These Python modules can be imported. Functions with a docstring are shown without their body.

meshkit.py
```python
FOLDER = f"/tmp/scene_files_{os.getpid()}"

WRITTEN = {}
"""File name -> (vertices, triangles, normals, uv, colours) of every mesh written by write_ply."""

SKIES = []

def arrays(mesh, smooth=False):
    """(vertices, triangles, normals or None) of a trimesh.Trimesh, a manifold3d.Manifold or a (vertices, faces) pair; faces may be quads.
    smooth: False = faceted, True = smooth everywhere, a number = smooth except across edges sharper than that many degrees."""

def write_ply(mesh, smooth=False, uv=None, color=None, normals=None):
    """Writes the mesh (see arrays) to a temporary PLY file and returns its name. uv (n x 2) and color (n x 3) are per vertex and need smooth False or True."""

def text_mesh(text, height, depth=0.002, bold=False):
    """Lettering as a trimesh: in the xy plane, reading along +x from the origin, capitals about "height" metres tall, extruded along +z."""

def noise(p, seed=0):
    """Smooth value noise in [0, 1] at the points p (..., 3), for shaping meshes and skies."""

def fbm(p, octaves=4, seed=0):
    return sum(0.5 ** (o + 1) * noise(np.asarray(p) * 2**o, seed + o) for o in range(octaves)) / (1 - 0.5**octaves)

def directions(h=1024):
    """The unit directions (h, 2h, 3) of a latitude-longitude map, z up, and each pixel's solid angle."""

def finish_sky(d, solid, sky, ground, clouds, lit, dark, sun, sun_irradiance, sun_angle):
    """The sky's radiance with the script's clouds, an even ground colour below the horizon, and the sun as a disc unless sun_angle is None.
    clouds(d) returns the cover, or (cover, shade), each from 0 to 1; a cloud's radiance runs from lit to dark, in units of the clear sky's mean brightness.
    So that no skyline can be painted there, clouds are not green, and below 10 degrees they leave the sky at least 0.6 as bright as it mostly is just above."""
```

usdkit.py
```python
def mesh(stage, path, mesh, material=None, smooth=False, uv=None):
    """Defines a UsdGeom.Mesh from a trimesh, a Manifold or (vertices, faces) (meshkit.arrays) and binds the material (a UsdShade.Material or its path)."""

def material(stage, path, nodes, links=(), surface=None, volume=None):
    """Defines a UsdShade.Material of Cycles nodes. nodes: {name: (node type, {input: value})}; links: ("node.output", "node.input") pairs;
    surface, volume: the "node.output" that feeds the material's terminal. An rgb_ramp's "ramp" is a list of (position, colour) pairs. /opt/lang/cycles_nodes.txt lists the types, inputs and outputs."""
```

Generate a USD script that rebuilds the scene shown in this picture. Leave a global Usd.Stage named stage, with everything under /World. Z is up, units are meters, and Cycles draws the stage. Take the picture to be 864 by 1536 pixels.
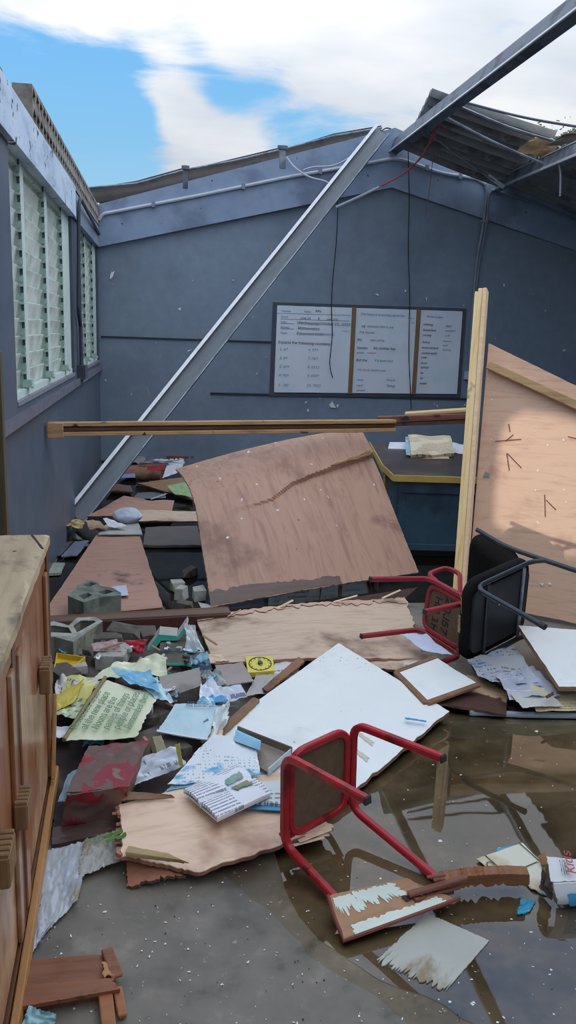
import math, random
import numpy as np, trimesh, usdkit, meshkit
import shapely.geometry as sg
from shapely import affinity
from pxr import Usd, UsdGeom, UsdLux, UsdShade, Gf, Sdf

rng = np.random.default_rng(7)
random.seed(7)
stage = Usd.Stage.CreateInMemory()
UsdGeom.SetStageUpAxis(stage, 'Z')
UsdGeom.SetStageMetersPerUnit(stage, 1.0)
UsdGeom.Xform.Define(stage, '/World')
UsdGeom.Scope.Define(stage, '/World/Looks')

# ------------------------------------------------------------------ camera
F_PX, EYE = 1218.71, np.array([0.0, 0.0, 1.65])
RC = np.array([[0.98863118, -0.14649677, 0.03386876], [0.00075646, -0.22040099, -0.97540906], [0.15035899, 0.96434543, -0.21778447]])  # rows: right, down, forward
EXPOSURE = 0.5
cam = UsdGeom.Camera.Define(stage, '/World/camera')
cam.CreateHorizontalApertureAttr(20.0)
cam.CreateFocalLengthAttr(F_PX * 20.0 / 864)
cam.CreateExposureAttr(EXPOSURE)
_r, _u, _b = RC[0], -RC[1], -RC[2]
cam.AddTransformOp().Set(Gf.Matrix4d(*_r, 0, *_u, 0, *_b, 0, *EYE, 1))


def ray(px, py):
    return RC.T @ np.array([(px - 432) / F_PX, (py - 768) / F_PX, 1])


def P(px, py, z=0.0):          # the point of the sight line at height z
    d = ray(px, py)
    return EYE + d * ((z - EYE[2]) / d[2])


def PY(px, py, y):             # ... at depth y
    d = ray(px, py)
    return EYE + d * (y / d[1])


def PX(px, py, x):             # ... on a wall at x
    d = ray(px, py)
    return EYE + d * (x / d[0])


def PL(px, py, plane):         # ... on a plane (point, normal)
    d = ray(px, py)
    return EYE + d * (np.dot(plane[0] - EYE, plane[1]) / np.dot(d, plane[1]))


def plane_of(a, b, c):
    n = np.cross(b - a, c - a)
    return a, n / np.linalg.norm(n)


# ------------------------------------------------------------------ colours and materials
def C(r, g, b):
    return tuple(((x / 255) / 12.92 if x / 255 <= .04045 else ((x / 255 + .055) / 1.055) ** 2.4) for x in (r, g, b))


# ------------------------------------------------------------------ sky and sun
SUN_DIR = np.array([-.62, -.78, .135])      # towards the sun: low, to the left and behind the viewer
SUN_DIR /= np.linalg.norm(SUN_DIR)


def build_sky():
    nodes = {'tc': ('texture_coordinate', {}), 'sp': ('separate_xyz', {}),
             'den': ('math', {'math_type': 'add', 'value2': .22}), 'dd': ('math', {'math_type': 'maximum', 'value2': .05}),
             'u': ('math', {'math_type': 'divide'}), 'v': ('math', {'math_type': 'divide'}), 'uv': ('combine_xyz', {'z': .37}),
             'mp': ('mapping', {'scale': (1.0, 1.5, 1.0), 'location': (3.1, 1.7, 0)}),
             'n': ('noise_texture', {'scale': 2.2, 'detail': 8.0, 'roughness': .56, 'distortion': .5}),
             'n2': ('noise_texture', {'scale': 1.7, 'detail': 5.0, 'roughness': .5}),
             'zr': ('rgb_ramp', {'ramp': [(0, C(184, 202, 212)), (.10, C(150, 190, 214)), (.2, C(118, 170, 206)), (.34, C(86, 146, 200)), (.55, C(78, 132, 188)), (1, C(60, 110, 176))]}),
             'cov': ('map_range', {'range_type': 'smoothstep', 'from_min': .30, 'from_max': .55}),
             'cl': ('rgb_ramp', {'ramp': [(.32, C(172, 180, 190)), (.48, C(190, 195, 202)), (.62, C(206, 208, 210))]}),
             'mx': ('mix_color', {}), 'zc': ('math', {'math_type': 'maximum', 'value2': 0.0}), 'ov': ('math', {'math_type': 'multiply_add', 'value2': 1.43, 'value3': .71}), 'bg': ('background_shader', {'strength': 1.0})}
    links = [('tc.generated', 'sp.vector'), ('sp.z', 'den.value1'), ('den.value', 'dd.value1'), ('sp.x', 'u.value1'), ('sp.y', 'v.value1'),
             ('dd.value', 'u.value2'), ('dd.value', 'v.value2'), ('u.value', 'uv.x'), ('v.value', 'uv.y'), ('uv.vector', 'mp.vector'),
             ('mp.vector', 'n.vector'), ('mp.vector', 'n2.vector'), ('sp.z', 'zr.fac')]
    last = 'n.fac'
    # where cloud banks and clear gaps hang: direction, angular size, strength
    for k, (px, py, r, s) in enumerate([(70, 5, .06, .16), (190, 45, .05, .12), (520, 55, .13, .14), (380, 30, .05, .10), (740, 110, .26, .16), (252, 130, .035, .20), (300, 205, .04, .20), (375, 208, .035, .16),
                                        (60, 150, .09, -.22), (140, 255, .07, -.22), (20, 80, .04, -.12), (400, 150, .05, -.30), (500, 205, .05, -.32), (590, 205, .035, -.16), (185, 170, .03, -.12), (130, 120, .05, -.18), (330, 162, .03, -.16), (285, 85, .035, -.16), (205, 95, .035, -.20), (225, 168, .025, -.14), (200, 262, .05, -.16)]):
        d = ray(px, py)
        d = d / np.linalg.norm(d)
        nodes |= {f'd{k}': ('vector_math', {'math_type': 'distance', 'vector2': tuple(d)}),
                  f'm{k}': ('map_range', {'range_type': 'smoothstep', 'from_min': 0.0, 'from_max': r * 1.6, 'to_min': s, 'to_max': 0.0, 'clamp': True}),
                  f'a{k}': ('math', {'math_type': 'add'})}
        links += [('tc.generated', f'd{k}.vector1'), (f'd{k}.value', f'm{k}.value'), (f'm{k}.result', f'a{k}.value1'), (last, f'a{k}.value2')]
        last = f'a{k}.value'
    links += [(last, 'cov.value'), ('n2.fac', 'cl.fac'), ('cov.result', 'mx.fac'), ('zr.color', 'mx.a'), ('cl.color', 'mx.b'), ('mx.result', 'bg.color'), ('sp.z', 'zc.value1'), ('zc.value', 'ov.value1'), ('ov.value', 'bg.strength')]      # a cloudy sky is brightest overhead
    m = usdkit.material(stage, '/World/Looks/sky', nodes, links, surface='bg.background')
    dome = UsdLux.DomeLight.Define(stage, '/World/sky_light')
    dome.CreateIntensityAttr(1.0)
    UsdShade.MaterialBindingAPI.Apply(dome.GetPrim()).Bind(m)


build_sky()
sun = UsdLux.DistantLight.Define(stage, '/World/sun_light')
sun.CreateIntensityAttr(.27)
sun.CreateNormalizeAttr(True)
sun.CreateAngleAttr(.9)
sun.CreateColorAttr(Gf.Vec3f(1.0, .95, .86))
_z = SUN_DIR
_x = np.cross([0, 0, 1.0], _z); _x /= np.linalg.norm(_x)
_y = np.cross(_z, _x)
sun.AddTransformOp().Set(Gf.Matrix4d(*_x, 0, *_y, 0, *_z, 0, 0, 0, 8, 1))


# ------------------------------------------------------------------ materials
LOOKS = {}


def mat(name, cols, scale=4.0, stretch=(1, 1, 1), rough=.6, bump=.15, blotch=None, bscale=1.2, bcut=(.5, .62), detail=6.0, metallic=0.0, spec=.5,
        second=None, sscale=8.0, scut=(.6, .64), distort=0.0, world=False, bstretch=(1, 1, 1), transmission=0.0, brough=None, dist=.01, span=.25):
    """Noise between the colours COLS in object space, with optional soft stains (blotch) and crisp flecks (second)."""
    if name in LOOKS:
        return LOOKS[name]
    nodes = {'tc': ('texture_coordinate', {}), 'ge': ('geometry', {}), 'mp': ('mapping', {'scale': stretch}), 'mb': ('mapping', {'scale': bstretch}),
             'n': ('noise_texture', {'scale': scale, 'detail': detail, 'roughness': .6, 'distortion': distort}),
             'r': ('rgb_ramp', {'ramp': [(.5 - span + 2 * span * i / max(1, len(cols) - 1), c) for i, c in enumerate(cols)]}),
             'bp': ('bump', {'strength': bump, 'distance': dist}), 'p': ('principled_bsdf', {'roughness': rough, 'metallic': metallic, 'specular_ior_level': spec, 'transmission_weight': transmission})}
    src = 'ge.position' if world else 'tc.object'
    links = [(src, 'mp.vector'), (src, 'mb.vector'), ('mp.vector', 'n.vector'), ('n.fac', 'r.fac'), ('n.fac', 'bp.height'), ('bp.normal', 'p.normal')]
    col = 'r.color'
    if blotch is not None:
        nodes |= {'nb': ('noise_texture', {'scale': bscale, 'detail': 5.0, 'roughness': .62}), 'cb': ('map_range', {'range_type': 'smoothstep', 'from_min': bcut[0], 'from_max': bcut[1]}), 'xb': ('mix_color', {'b': blotch})}
        links += [('mb.vector', 'nb.vector'), ('nb.fac', 'cb.value'), ('cb.result', 'xb.fac'), (col, 'xb.a')]
        col = 'xb.result'
        if brough is not None:
            nodes |= {'rr': ('map_range', {'from_min': 0.0, 'from_max': 1.0, 'to_min': rough, 'to_max': brough})}
            links += [('cb.result', 'rr.value'), ('rr.result', 'p.roughness')]
    if second is not None:
        nodes |= {'ns': ('noise_texture', {'scale': sscale, 'detail': 3.0, 'roughness': .55}), 'cs': ('map_range', {'range_type': 'smoothstep', 'from_min': scut[0], 'from_max': scut[1]}), 'xs': ('mix_color', {'b': second})}
        links += [(src, 'ns.vector'), ('ns.fac', 'cs.value'), ('cs.result', 'xs.fac'), (col, 'xs.a')]
        col = 'xs.result'
    links.append((col, 'p.base_color'))
    LOOKS[name] = usdkit.material(stage, f'/World/Looks/{name}', nodes, links, surface='p.BSDF')
    return LOOKS[name]


def ply(name, light, dark, stain=None, rough=.55, scut=(.52, .68), **k):
    """Plywood veneer: streaks along local x."""
    return mat(name, [dark, light, light], scale=5.0, stretch=(.9, 6, 6), rough=rough, bump=.12, blotch=stain or tuple(x * .55 for x in dark), bscale=1.7, bcut=scut, distort=.8, **k)


def printed(name, paper, ink, lines=90.0, amount=.52, axis='y', rough=.55, tint=None, tscale=6.0, tcut=(.5, .58)):
    """Paper with rows of small print (and a coloured print area where TINT is given)."""
    if name in LOOKS:
        return LOOKS[name]
    nodes = {'tc': ('texture_coordinate', {}), 'w': ('wave_texture', {'bands_direction': axis, 'scale': lines / 6.283, 'distortion': .0}),
             'mp': ('mapping', {'scale': (lines * 1.1, lines / 6.283, 1) if axis == 'y' else (lines / 6.283, lines * 1.1, 1)}), 'n': ('noise_texture', {'scale': 1.0, 'detail': 2.0}),
             'c1': ('math', {'math_type': 'greater_than', 'value2': .62}), 'c2': ('math', {'math_type': 'greater_than', 'value2': amount}),
             'nb': ('noise_texture', {'scale': 4.0, 'detail': 2.0}), 'c3': ('math', {'math_type': 'greater_than', 'value2': .46}),
             'm1': ('math', {'math_type': 'multiply'}), 'm2': ('math', {'math_type': 'multiply'}), 'm3': ('math', {'math_type': 'multiply', 'value2': .75}),
             'x': ('mix_color', {'a': paper, 'b': ink}), 'p': ('principled_bsdf', {'roughness': rough})}
    links = [('tc.object', 'w.vector'), ('tc.object', 'mp.vector'), ('mp.vector', 'n.vector'), ('tc.object', 'nb.vector'), ('w.fac', 'c1.value1'), ('n.fac', 'c2.value1'), ('nb.fac', 'c3.value1'),
             ('c1.value', 'm1.value1'), ('c2.value', 'm1.value2'), ('m1.value', 'm2.value1'), ('c3.value', 'm2.value2'), ('m2.value', 'm3.value1'), ('m3.value', 'x.fac'), ('x.result', 'p.base_color')]
    if tint is not None:
        nodes |= {'nt': ('noise_texture', {'scale': tscale, 'detail': 4.0, 'roughness': .6, 'distortion': .6}), 'ct': ('map_range', {'range_type': 'smoothstep', 'from_min': tcut[0], 'from_max': tcut[1]}), 'xt': ('mix_color', {'a': paper, 'b': tint})}
        links += [('tc.object', 'nt.vector'), ('nt.fac', 'ct.value'), ('ct.result', 'xt.fac'), ('xt.result', 'x.a')]
    LOOKS[name] = usdkit.material(stage, f'/World/Looks/{name}', nodes, links, surface='p.BSDF')
    return LOOKS[name]


def clear_film(name, tint, amount=.35, rough=.12):
    """Thin see-through plastic."""
    if name not in LOOKS:
        LOOKS[name] = usdkit.material(stage, f'/World/Looks/{name}', {'t': ('transparent_bsdf', {'color': tint}), 'd': ('principled_bsdf', {'base_color': tint, 'roughness': rough}), 'm': ('mix_closure', {'fac': amount})},
                                      [('t.BSDF', 'm.closure1'), ('d.BSDF', 'm.closure2')], surface='m.closure')
    return LOOKS[name]


WHITE_CHIP = mat('paint_chip_white', [C(214, 216, 214), C(236, 236, 232)], rough=.7)
M_WALL = mat('wall_paint', [C(118, 133, 150), C(132, 147, 164)], scale=9, rough=.62, bump=.35, blotch=C(108, 121, 138), bscale=.8, bcut=(.45, .7), second=C(134, 147, 162), sscale=60, scut=(.66, .72), dist=.006)
M_BEAM = mat('wall_paint_lit', [C(126, 144, 170), C(142, 160, 186)], scale=7, rough=.6, bump=.3, blotch=C(112, 126, 150), bscale=.9, second=C(50, 55, 66), sscale=16, scut=(.68, .72))  # wall paint made paler: the stronger light on the gable band is in the colour
M_BEAM_PALE = mat('beam_weathered', [C(140, 160, 184), C(186, 206, 228), C(206, 220, 234)], scale=5, rough=.65, bump=.3, stretch=(1, .5, 1.6), second=C(40, 42, 52), sscale=13, scut=(.63, .67))
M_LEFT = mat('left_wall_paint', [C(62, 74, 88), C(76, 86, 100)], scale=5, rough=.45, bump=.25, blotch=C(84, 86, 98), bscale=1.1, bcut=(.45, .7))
M_GALV = mat('galvanised', [C(122, 130, 142), C(150, 158, 170)], scale=22, rough=.45, bump=.05, metallic=.75, blotch=C(104, 112, 124), bscale=5, bcut=(.45, .6))
M_GALV_DARK = mat('galvanised_dull', [C(92, 98, 110), C(112, 118, 130)], scale=18, rough=.5, bump=.05, metallic=.4, blotch=C(70, 74, 86), bscale=4)
M_RIB = mat('pale_highlit_steel', [C(186, 190, 198), C(206, 210, 216)], scale=12, rough=.4, bump=.03, metallic=.5)  # pale steel; on purlin flanges and lips the highlight is in this colour
M_ZINC = mat('roof_sheet', [C(128, 132, 136), C(152, 156, 158)], scale=5, rough=.55, bump=.1, metallic=.15, blotch=C(108, 110, 112), bscale=2.0, second=C(110, 92, 78), sscale=5, scut=(.66, .74))
M_PVC = mat('conduit_white', [C(176, 182, 194), C(192, 198, 208)], scale=10, rough=.45, bump=.02)
M_PVC_GREY = mat('conduit_grey', [C(112, 122, 138), C(128, 138, 152)], scale=10, rough=.45, bump=.02)
M_BLACK = mat('black_plastic', [C(20, 20, 22), C(28, 28, 30)], rough=.5, bump=.05)
M_RED_CABLE = mat('red_cable', [C(172, 60, 62), C(188, 84, 84)], rough=.5, bump=.02)


# ------------------------------------------------------------------ objects
USED = {}


def numbered(path):
    n = USED.get(path, 0)
    USED[path] = n + 1
    return path if n == 0 else f'{path}_{n:03d}'


def say(prim, **k):
    for key, v in k.items():
        if v:
            prim.SetCustomDataByKey(key, v)
    return prim


def frame(o, X=(1, 0, 0), Z=(0, 0, 1)):
    X, Z = np.asarray(X, float), np.asarray(Z, float)
    Z = Z / np.linalg.norm(Z)
    X = X - Z * np.dot(X, Z)
    X /= np.linalg.norm(X)
    M = np.eye(4)
    M[:3, 0], M[:3, 1], M[:3, 2], M[:3, 3] = X, np.cross(Z, X), Z, o
    return M


def gf(M):
    return Gf.Matrix4d(*np.asarray(M).T.ravel().tolist())


class Thing:
    """A top-level object at frame M. Parts are given in world coordinates (or local ones)."""

    def __init__(self, name, label, category, M=None, group=None, kind=None):
        self.path = numbered('/World/' + name)
        self.M = np.eye(4) if M is None else M
        self.inv = np.linalg.inv(self.M)
        x = UsdGeom.Xform.Define(stage, self.path)
        x.AddTransformOp().Set(gf(self.M))
        self.prim = x.GetPrim()
        say(self.prim, label=label, category=category, group=group, kind=kind)

    def part(self, name, mesh, m, local=False, parent=None, smooth=30, label=None, kind=None):
        mesh = mesh.copy()
        if not local:
            mesh.apply_transform(self.inv)
        path = numbered((parent or self.path) + '/' + name)
        g = usdkit.mesh(stage, path, mesh, m, smooth=smooth)
        say(g.GetPrim(), label=label, kind=kind)
        return path


def single(name, mesh, m, label=None, category=None, M=None, group=None, kind=None, smooth=30):
    """A top-level object that is one mesh (given in world coordinates)."""
    M = np.eye(4) if M is None else M
    path = numbered('/World/' + name)
    mesh = mesh.copy()
    mesh.apply_transform(np.linalg.inv(M))
    g = usdkit.mesh(stage, path, mesh, m, smooth=smooth)
    UsdGeom.Xformable(g).AddTransformOp().Set(gf(M))
    say(g.GetPrim(), label=label, category=category, group=group, kind=kind)
    return path


# ------------------------------------------------------------------ shapes
def cat(ms):
    return trimesh.util.concatenate([m for m in ms if m is not None])


def box(a, b):
    a, b = np.minimum(a, b), np.maximum(a, b)
    m = trimesh.creation.box(b - a)
    m.apply_translation((a + b) / 2)
    return m


def bevel_box(size, r=.004):
    """A box with chamfered edges, centred on the origin."""
    s = np.asarray(size, float) / 2
    r = min(r, s.min() * .6)
    pts = []
    for k in range(3):
        q = s - r
        q[k] = s[k]
        for sx in (-1, 1):
            for sy in (-1, 1):
                for sz in (-1, 1):
                    pts.append(q * [sx, sy, sz])
    return trimesh.convex.convex_hull(np.array(pts))


def bar(a, b, w, t, up=(0, 0, 1), r=.003):
    """A squared bar from a to b: w across (perpendicular to up), t along up."""
    a, b = np.asarray(a, float), np.asarray(b, float)
    d = b - a
    L = np.linalg.norm(d)
    M = frame((a + b) / 2, d, np.asarray(up, float) - d * np.dot(up, d) / L ** 2)
    m = bevel_box((L, w, t), r)
    m.apply_transform(M)
    return m


def prism(profile, a, b, up=(0, 0, 1)):
    """Extrudes a 2-D profile (y across, z up) from a to b."""
    a, b = np.asarray(a, float), np.asarray(b, float)
    d = b - a
    L = np.linalg.norm(d)
    X = d / L
    Z = np.asarray(up, float) - X * np.dot(up, X)
    Z /= np.linalg.norm(Z)
    poly = profile if hasattr(profile, 'exterior') else sg.Polygon(profile)
    m = trimesh.creation.extrude_polygon(poly, L, engine='earcut')
    M = np.eye(4)
    M[:3, 0], M[:3, 1], M[:3, 2], M[:3, 3] = np.cross(Z, X), Z, X, a     # profile x -> Y axis, profile y -> Z
    m.apply_transform(M)
    return m


def rounded_path(pts, r, n=5, closed=False):
    """A polyline with its corners rounded."""
    pts = [np.asarray(p, float) for p in pts]
    out, N = [], len(pts)
    for i in range(N):
        if not closed and i in (0, N - 1):
            out.append(pts[i])
            continue
        p, a, b = pts[i], pts[i - 1], pts[(i + 1) % N]
        da, db = a - p, b - p
        la, lb = np.linalg.norm(da), np.linalg.norm(db)
        k = min(r, la * .48, lb * .48)
        p0, p1 = p + da / la * k, p + db / lb * k
        for s in np.linspace(0, 1, n):
            out.append((1 - s) ** 2 * p0 + 2 * s * (1 - s) * p + s * s * p1)
    return np.array(out)


def sweep(pts, section, closed=False, up=None, scale=None):
    """Sweeps a closed 2-D section along points; ends capped unless closed."""
    p = np.asarray(pts, float)
    n = len(p)
    if closed:
        t = np.roll(p, -1, 0) - np.roll(p, 1, 0)
    else:
        t = np.gradient(p, axis=0)
    t /= np.linalg.norm(t, axis=1, keepdims=True) + 1e-12
    a = np.asarray(up if up is not None else ([0, 0, 1.0] if abs(t[0][2]) < .9 else [1.0, 0, 0]), float)
    A, B = [], []
    for i in range(n):
        if up is not None:
            a = np.asarray(up, float)
        a = a - t[i] * np.dot(a, t[i])
        a /= np.linalg.norm(a) + 1e-12
        A.append(a)
        B.append(np.cross(t[i], a))
    A, B = np.array(A), np.array(B)
    s = np.asarray(section, float)
    k = len(s)
    sc = np.ones(n) if scale is None else np.asarray(scale)
    v = p[:, None] + (s[None, :, 0, None] * B[:, None] + s[None, :, 1, None] * A[:, None]) * sc[:, None, None]
    f = []
    for i in range(n if closed else n - 1):
        j = (i + 1) % n
        for q in range(k):
            q2 = (q + 1) % k
            f += [[i * k + q, i * k + q2, j * k + q2], [i * k + q, j * k + q2, j * k + q]]
    if not closed:
        for q in range(1, k - 1):
            f += [[0, q + 1, q], [(n - 1) * k, (n - 1) * k + q, (n - 1) * k + q + 1]]
    m = trimesh.Trimesh(v.reshape(-1, 3), f, process=False)
    if m.volume < 0:
        m.invert()
    return m


def circle(r, n=8):
    a = np.arange(n) * 2 * np.pi / n
    return np.c_[np.cos(a), np.sin(a)] * r


def square(w, h=None, c=.15):
    h = h or w
    x, y, k = w / 2, h / 2, min(w, h) * c
    return np.array([(x, -y + k), (x, y - k), (x - k, y), (-x + k, y), (-x, y - k), (-x, -y + k), (-x + k, -y), (x - k, -y)])


def tube(pts, r=.01, n=8, closed=False, bend=0.0):
    if bend:
        pts = rounded_path(pts, bend, 6, closed)
    return sweep(pts, circle(r, n), closed)


def lathe(profile, n=20):
    return trimesh.creation.revolve(np.asarray(profile, float), sections=n)


def facing(c):
    """The normal of a quad TL, TR, BR, BL, turned to the viewer's side."""
    c = np.asarray(c)
    n = np.cross(c[2] - c[0], c[1] - c[3])
    n /= np.linalg.norm(n)
    return n if np.dot(n, EYE - c.mean(0)) > 0 else -n


def slab(c, nu=10, nv=10, t=.01, warp=None, jag=(0, 0, 0, 0), seed=0, lift=0.0, n=None):
    """A sheet over the quad c = TL, TR, BR, BL, its face (warped along the normal) towards the viewer and its back t behind; jag roughens top, right, bottom, left."""
    c = np.asarray(c, float)
    n = facing(c) if n is None else np.asarray(n, float)
    g = np.random.default_rng(seed + 11)
    U, V = np.meshgrid(np.linspace(0, 1, nu + 1), np.linspace(0, 1, nv + 1))

    def rough(k, a):
        x = np.arange(k) * .31 + seed * 3.7
        low = meshkit.fbm(np.c_[x, x * 0 + .3, x * 0 + seed], 3, seed)
        return a * (.45 * low * 1.6 + .75 * g.random(k) ** 2)
    W = (np.linalg.norm(c[1] - c[0]) + np.linalg.norm(c[2] - c[3])) / 2
    H = (np.linalg.norm(c[3] - c[0]) + np.linalg.norm(c[2] - c[1])) / 2
    eT, eB = (rough(nu + 1, jag[k]) / H if jag[k] else np.zeros(nu + 1) for k in (0, 2))
    eR, eL = (rough(nv + 1, jag[k]) / W if jag[k] else np.zeros(nv + 1) for k in (1, 3))
    pw = lambda e: min(4.0, .75 / max(e.max(), 1e-6))
    u = U + eL[:, None] * (1 - U) ** pw(eL) - eR[:, None] * U ** pw(eR)
    v = V + eT[None] * (1 - V) ** pw(eT) - eB[None] * V ** pw(eB)
    top = ((1 - u) * (1 - v))[..., None] * c[0] + (u * (1 - v))[..., None] * c[1] + (u * v)[..., None] * c[2] + ((1 - u) * v)[..., None] * c[3]
    off = np.zeros_like(U) + lift
    if warp is not None:
        off = off + warp(u, v)
    top = top + off[..., None] * n
    return thick(top, t, n)


def ruled(tops, bots, nu=30, nv=16, t=.01, warp=None, jag=(0, 0, 0, 0), seed=0):
    """A sheet between an upper and a lower row of corner points."""
    tops, bots = np.asarray(tops, float), np.asarray(bots, float)
    k = np.linspace(0, 1, len(tops))
    U = np.linspace(0, 1, nu + 1)
    g = np.random.default_rng(seed + 3)
    A = np.stack([np.interp(U, k, tops[:, i]) for i in range(3)], 1)
    B = np.stack([np.interp(U, k, bots[:, i]) for i in range(3)], 1)
    H = np.linalg.norm(A - B, axis=1).mean()
    eT, eB = (jag[i] / H * (.5 * meshkit.fbm(np.c_[U * 9, U * 0, U * 0 + seed + i], 3, seed) + .7 * g.random(nu + 1) ** 2) for i in (0, 2))
    V = np.linspace(0, 1, nv + 1)[:, None]
    v = eT[None] + V * (1 - (eT + eB)[None])
    top = A[None] * (1 - v[..., None]) + B[None] * v[..., None]
    W = np.linalg.norm(tops[-1] - tops[0])
    for col, i, sgn in ((0, 3, 1), (-1, 1, -1)):
        step = (top[:, 1] - top[:, 0]) if col == 0 else (top[:, -2] - top[:, -1])
        step /= np.linalg.norm(step, axis=1, keepdims=True)
        top[:, col] -= step * (jag[i] * g.random(nv + 1) ** 2)[:, None]
    n = facing([tops[0], tops[-1], bots[-1], bots[0]])
    if warp is not None:
        UU, VV = np.meshgrid(U, np.linspace(0, 1, nv + 1))
        top = top + warp(UU, VV)[..., None] * n
    return thick(top, t, n)


def thick(top, t, n=None):
    """Closes a grid of points (rows x columns) into a sheet of thickness t."""
    h, w = top.shape[:2]
    if n is None:
        du = np.gradient(top, axis=1)
        dv = np.gradient(top, axis=0)
        n = np.cross(dv, du)
        n /= np.linalg.norm(n, axis=-1, keepdims=True) + 1e-12
    bot = top - np.asarray(n) * t
    v = np.vstack([top.reshape(-1, 3), bot.reshape(-1, 3)])
    N = h * w
    i, j = np.meshgrid(np.arange(h - 1), np.arange(w - 1), indexing='ij')
    q = np.stack([i * w + j, i * w + j + 1, (i + 1) * w + j + 1, (i + 1) * w + j], -1).reshape(-1, 4)
    f = [q[:, [0, 2, 1]], q[:, [0, 3, 2]], q[:, [0, 1, 2]] + N, q[:, [0, 2, 3]] + N]
    loop = [k for k in range(w)] + [k * w + w - 1 for k in range(1, h)] + [(h - 1) * w + k for k in range(w - 2, -1, -1)] + [k * w for k in range(h - 2, 0, -1)]
    a = np.array(loop)
    b = np.roll(a, -1)
    f += [np.c_[a, b, b + N], np.c_[a, b + N, a + N]]
    m = trimesh.Trimesh(v, np.vstack(f), process=False)
    if m.volume < 0:
        m.invert()
    return m


def crumple(amp, freq=3.0, seed=0, fold=0.0):
    def w(U, V):
        q = np.stack([U * freq, V * freq, np.full_like(U, seed * 1.7)], -1)
        o = (meshkit.fbm(q, 4, seed) - .5) * 2 * amp
        if fold:
            o = o + fold * np.abs(meshkit.noise(q * 1.3, seed + 5) - .5)
        return o
    return w


def quad_frame(c):
    c = np.asarray(c)
    o = c.mean(0)
    return frame(o, c[1] - c[0] + c[2] - c[3], facing(c))


def poly_solid(pts, ext):
    """A planar outline (world points) thickened by the vector ext."""
    pts = np.asarray(pts, float)
    o = pts.mean(0)
    n = np.zeros(3)
    for a, b in zip(pts, np.roll(pts, -1, 0)):
        n += np.cross(a - o, b - o)
    n /= np.linalg.norm(n)
    M = frame(o, pts[1] - pts[0], n)
    q = (pts - o) @ M[:3, :2]
    vv, ff = trimesh.creation.triangulate_polygon(sg.Polygon(q).buffer(0), engine='earcut')
    base = vv @ M[:3, :2].T + o
    N = len(vv)
    f = [ff, ff[:, ::-1] + N]
    edges = trimesh.geometry.faces_to_edges(ff)
    key = np.sort(edges, 1)
    _, inv, cnt = np.unique(key, axis=0, return_inverse=True, return_counts=True)
    e = edges[cnt[inv.ravel()] == 1]
    f += [np.c_[e[:, 0], e[:, 0] + N, e[:, 1]], np.c_[e[:, 1], e[:, 0] + N, e[:, 1] + N]]
    m = trimesh.Trimesh(np.vstack([base, base + np.asarray(ext)]), np.vstack(f), process=False)
    if m.volume < 0:
        m.invert()
    return m


def holed(outer, holes, height, z0):
    """Plan outline with holes, extruded from z0 up by height."""
    p = sg.Polygon(outer, holes).buffer(0)
    m = trimesh.creation.extrude_polygon(p, height, engine='earcut')
    m.apply_translation((0, 0, z0))
    return m


def chunk(center, size, seed, squash=(1, 1, 1), yaw=0.0):
    g = np.random.default_rng(seed)
    b = np.array([[x, y, z] for x in (-1, 1) for y in (-1, 1) for z in (-1, 1)], float) * (1 - .28 * g.random((8, 3)))
    b = np.vstack([b, g.normal(size=(6, 3)) * .5 * [1, 1, 1]])
    m = trimesh.convex.convex_hull(b * np.asarray(size) / 2 * squash)
    m.apply_transform(trimesh.transformations.rotation_matrix(yaw, [0, 0, 1]))
    m.apply_translation(np.asarray(center) - [0, 0, m.bounds[0][2]])
    return m


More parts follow.
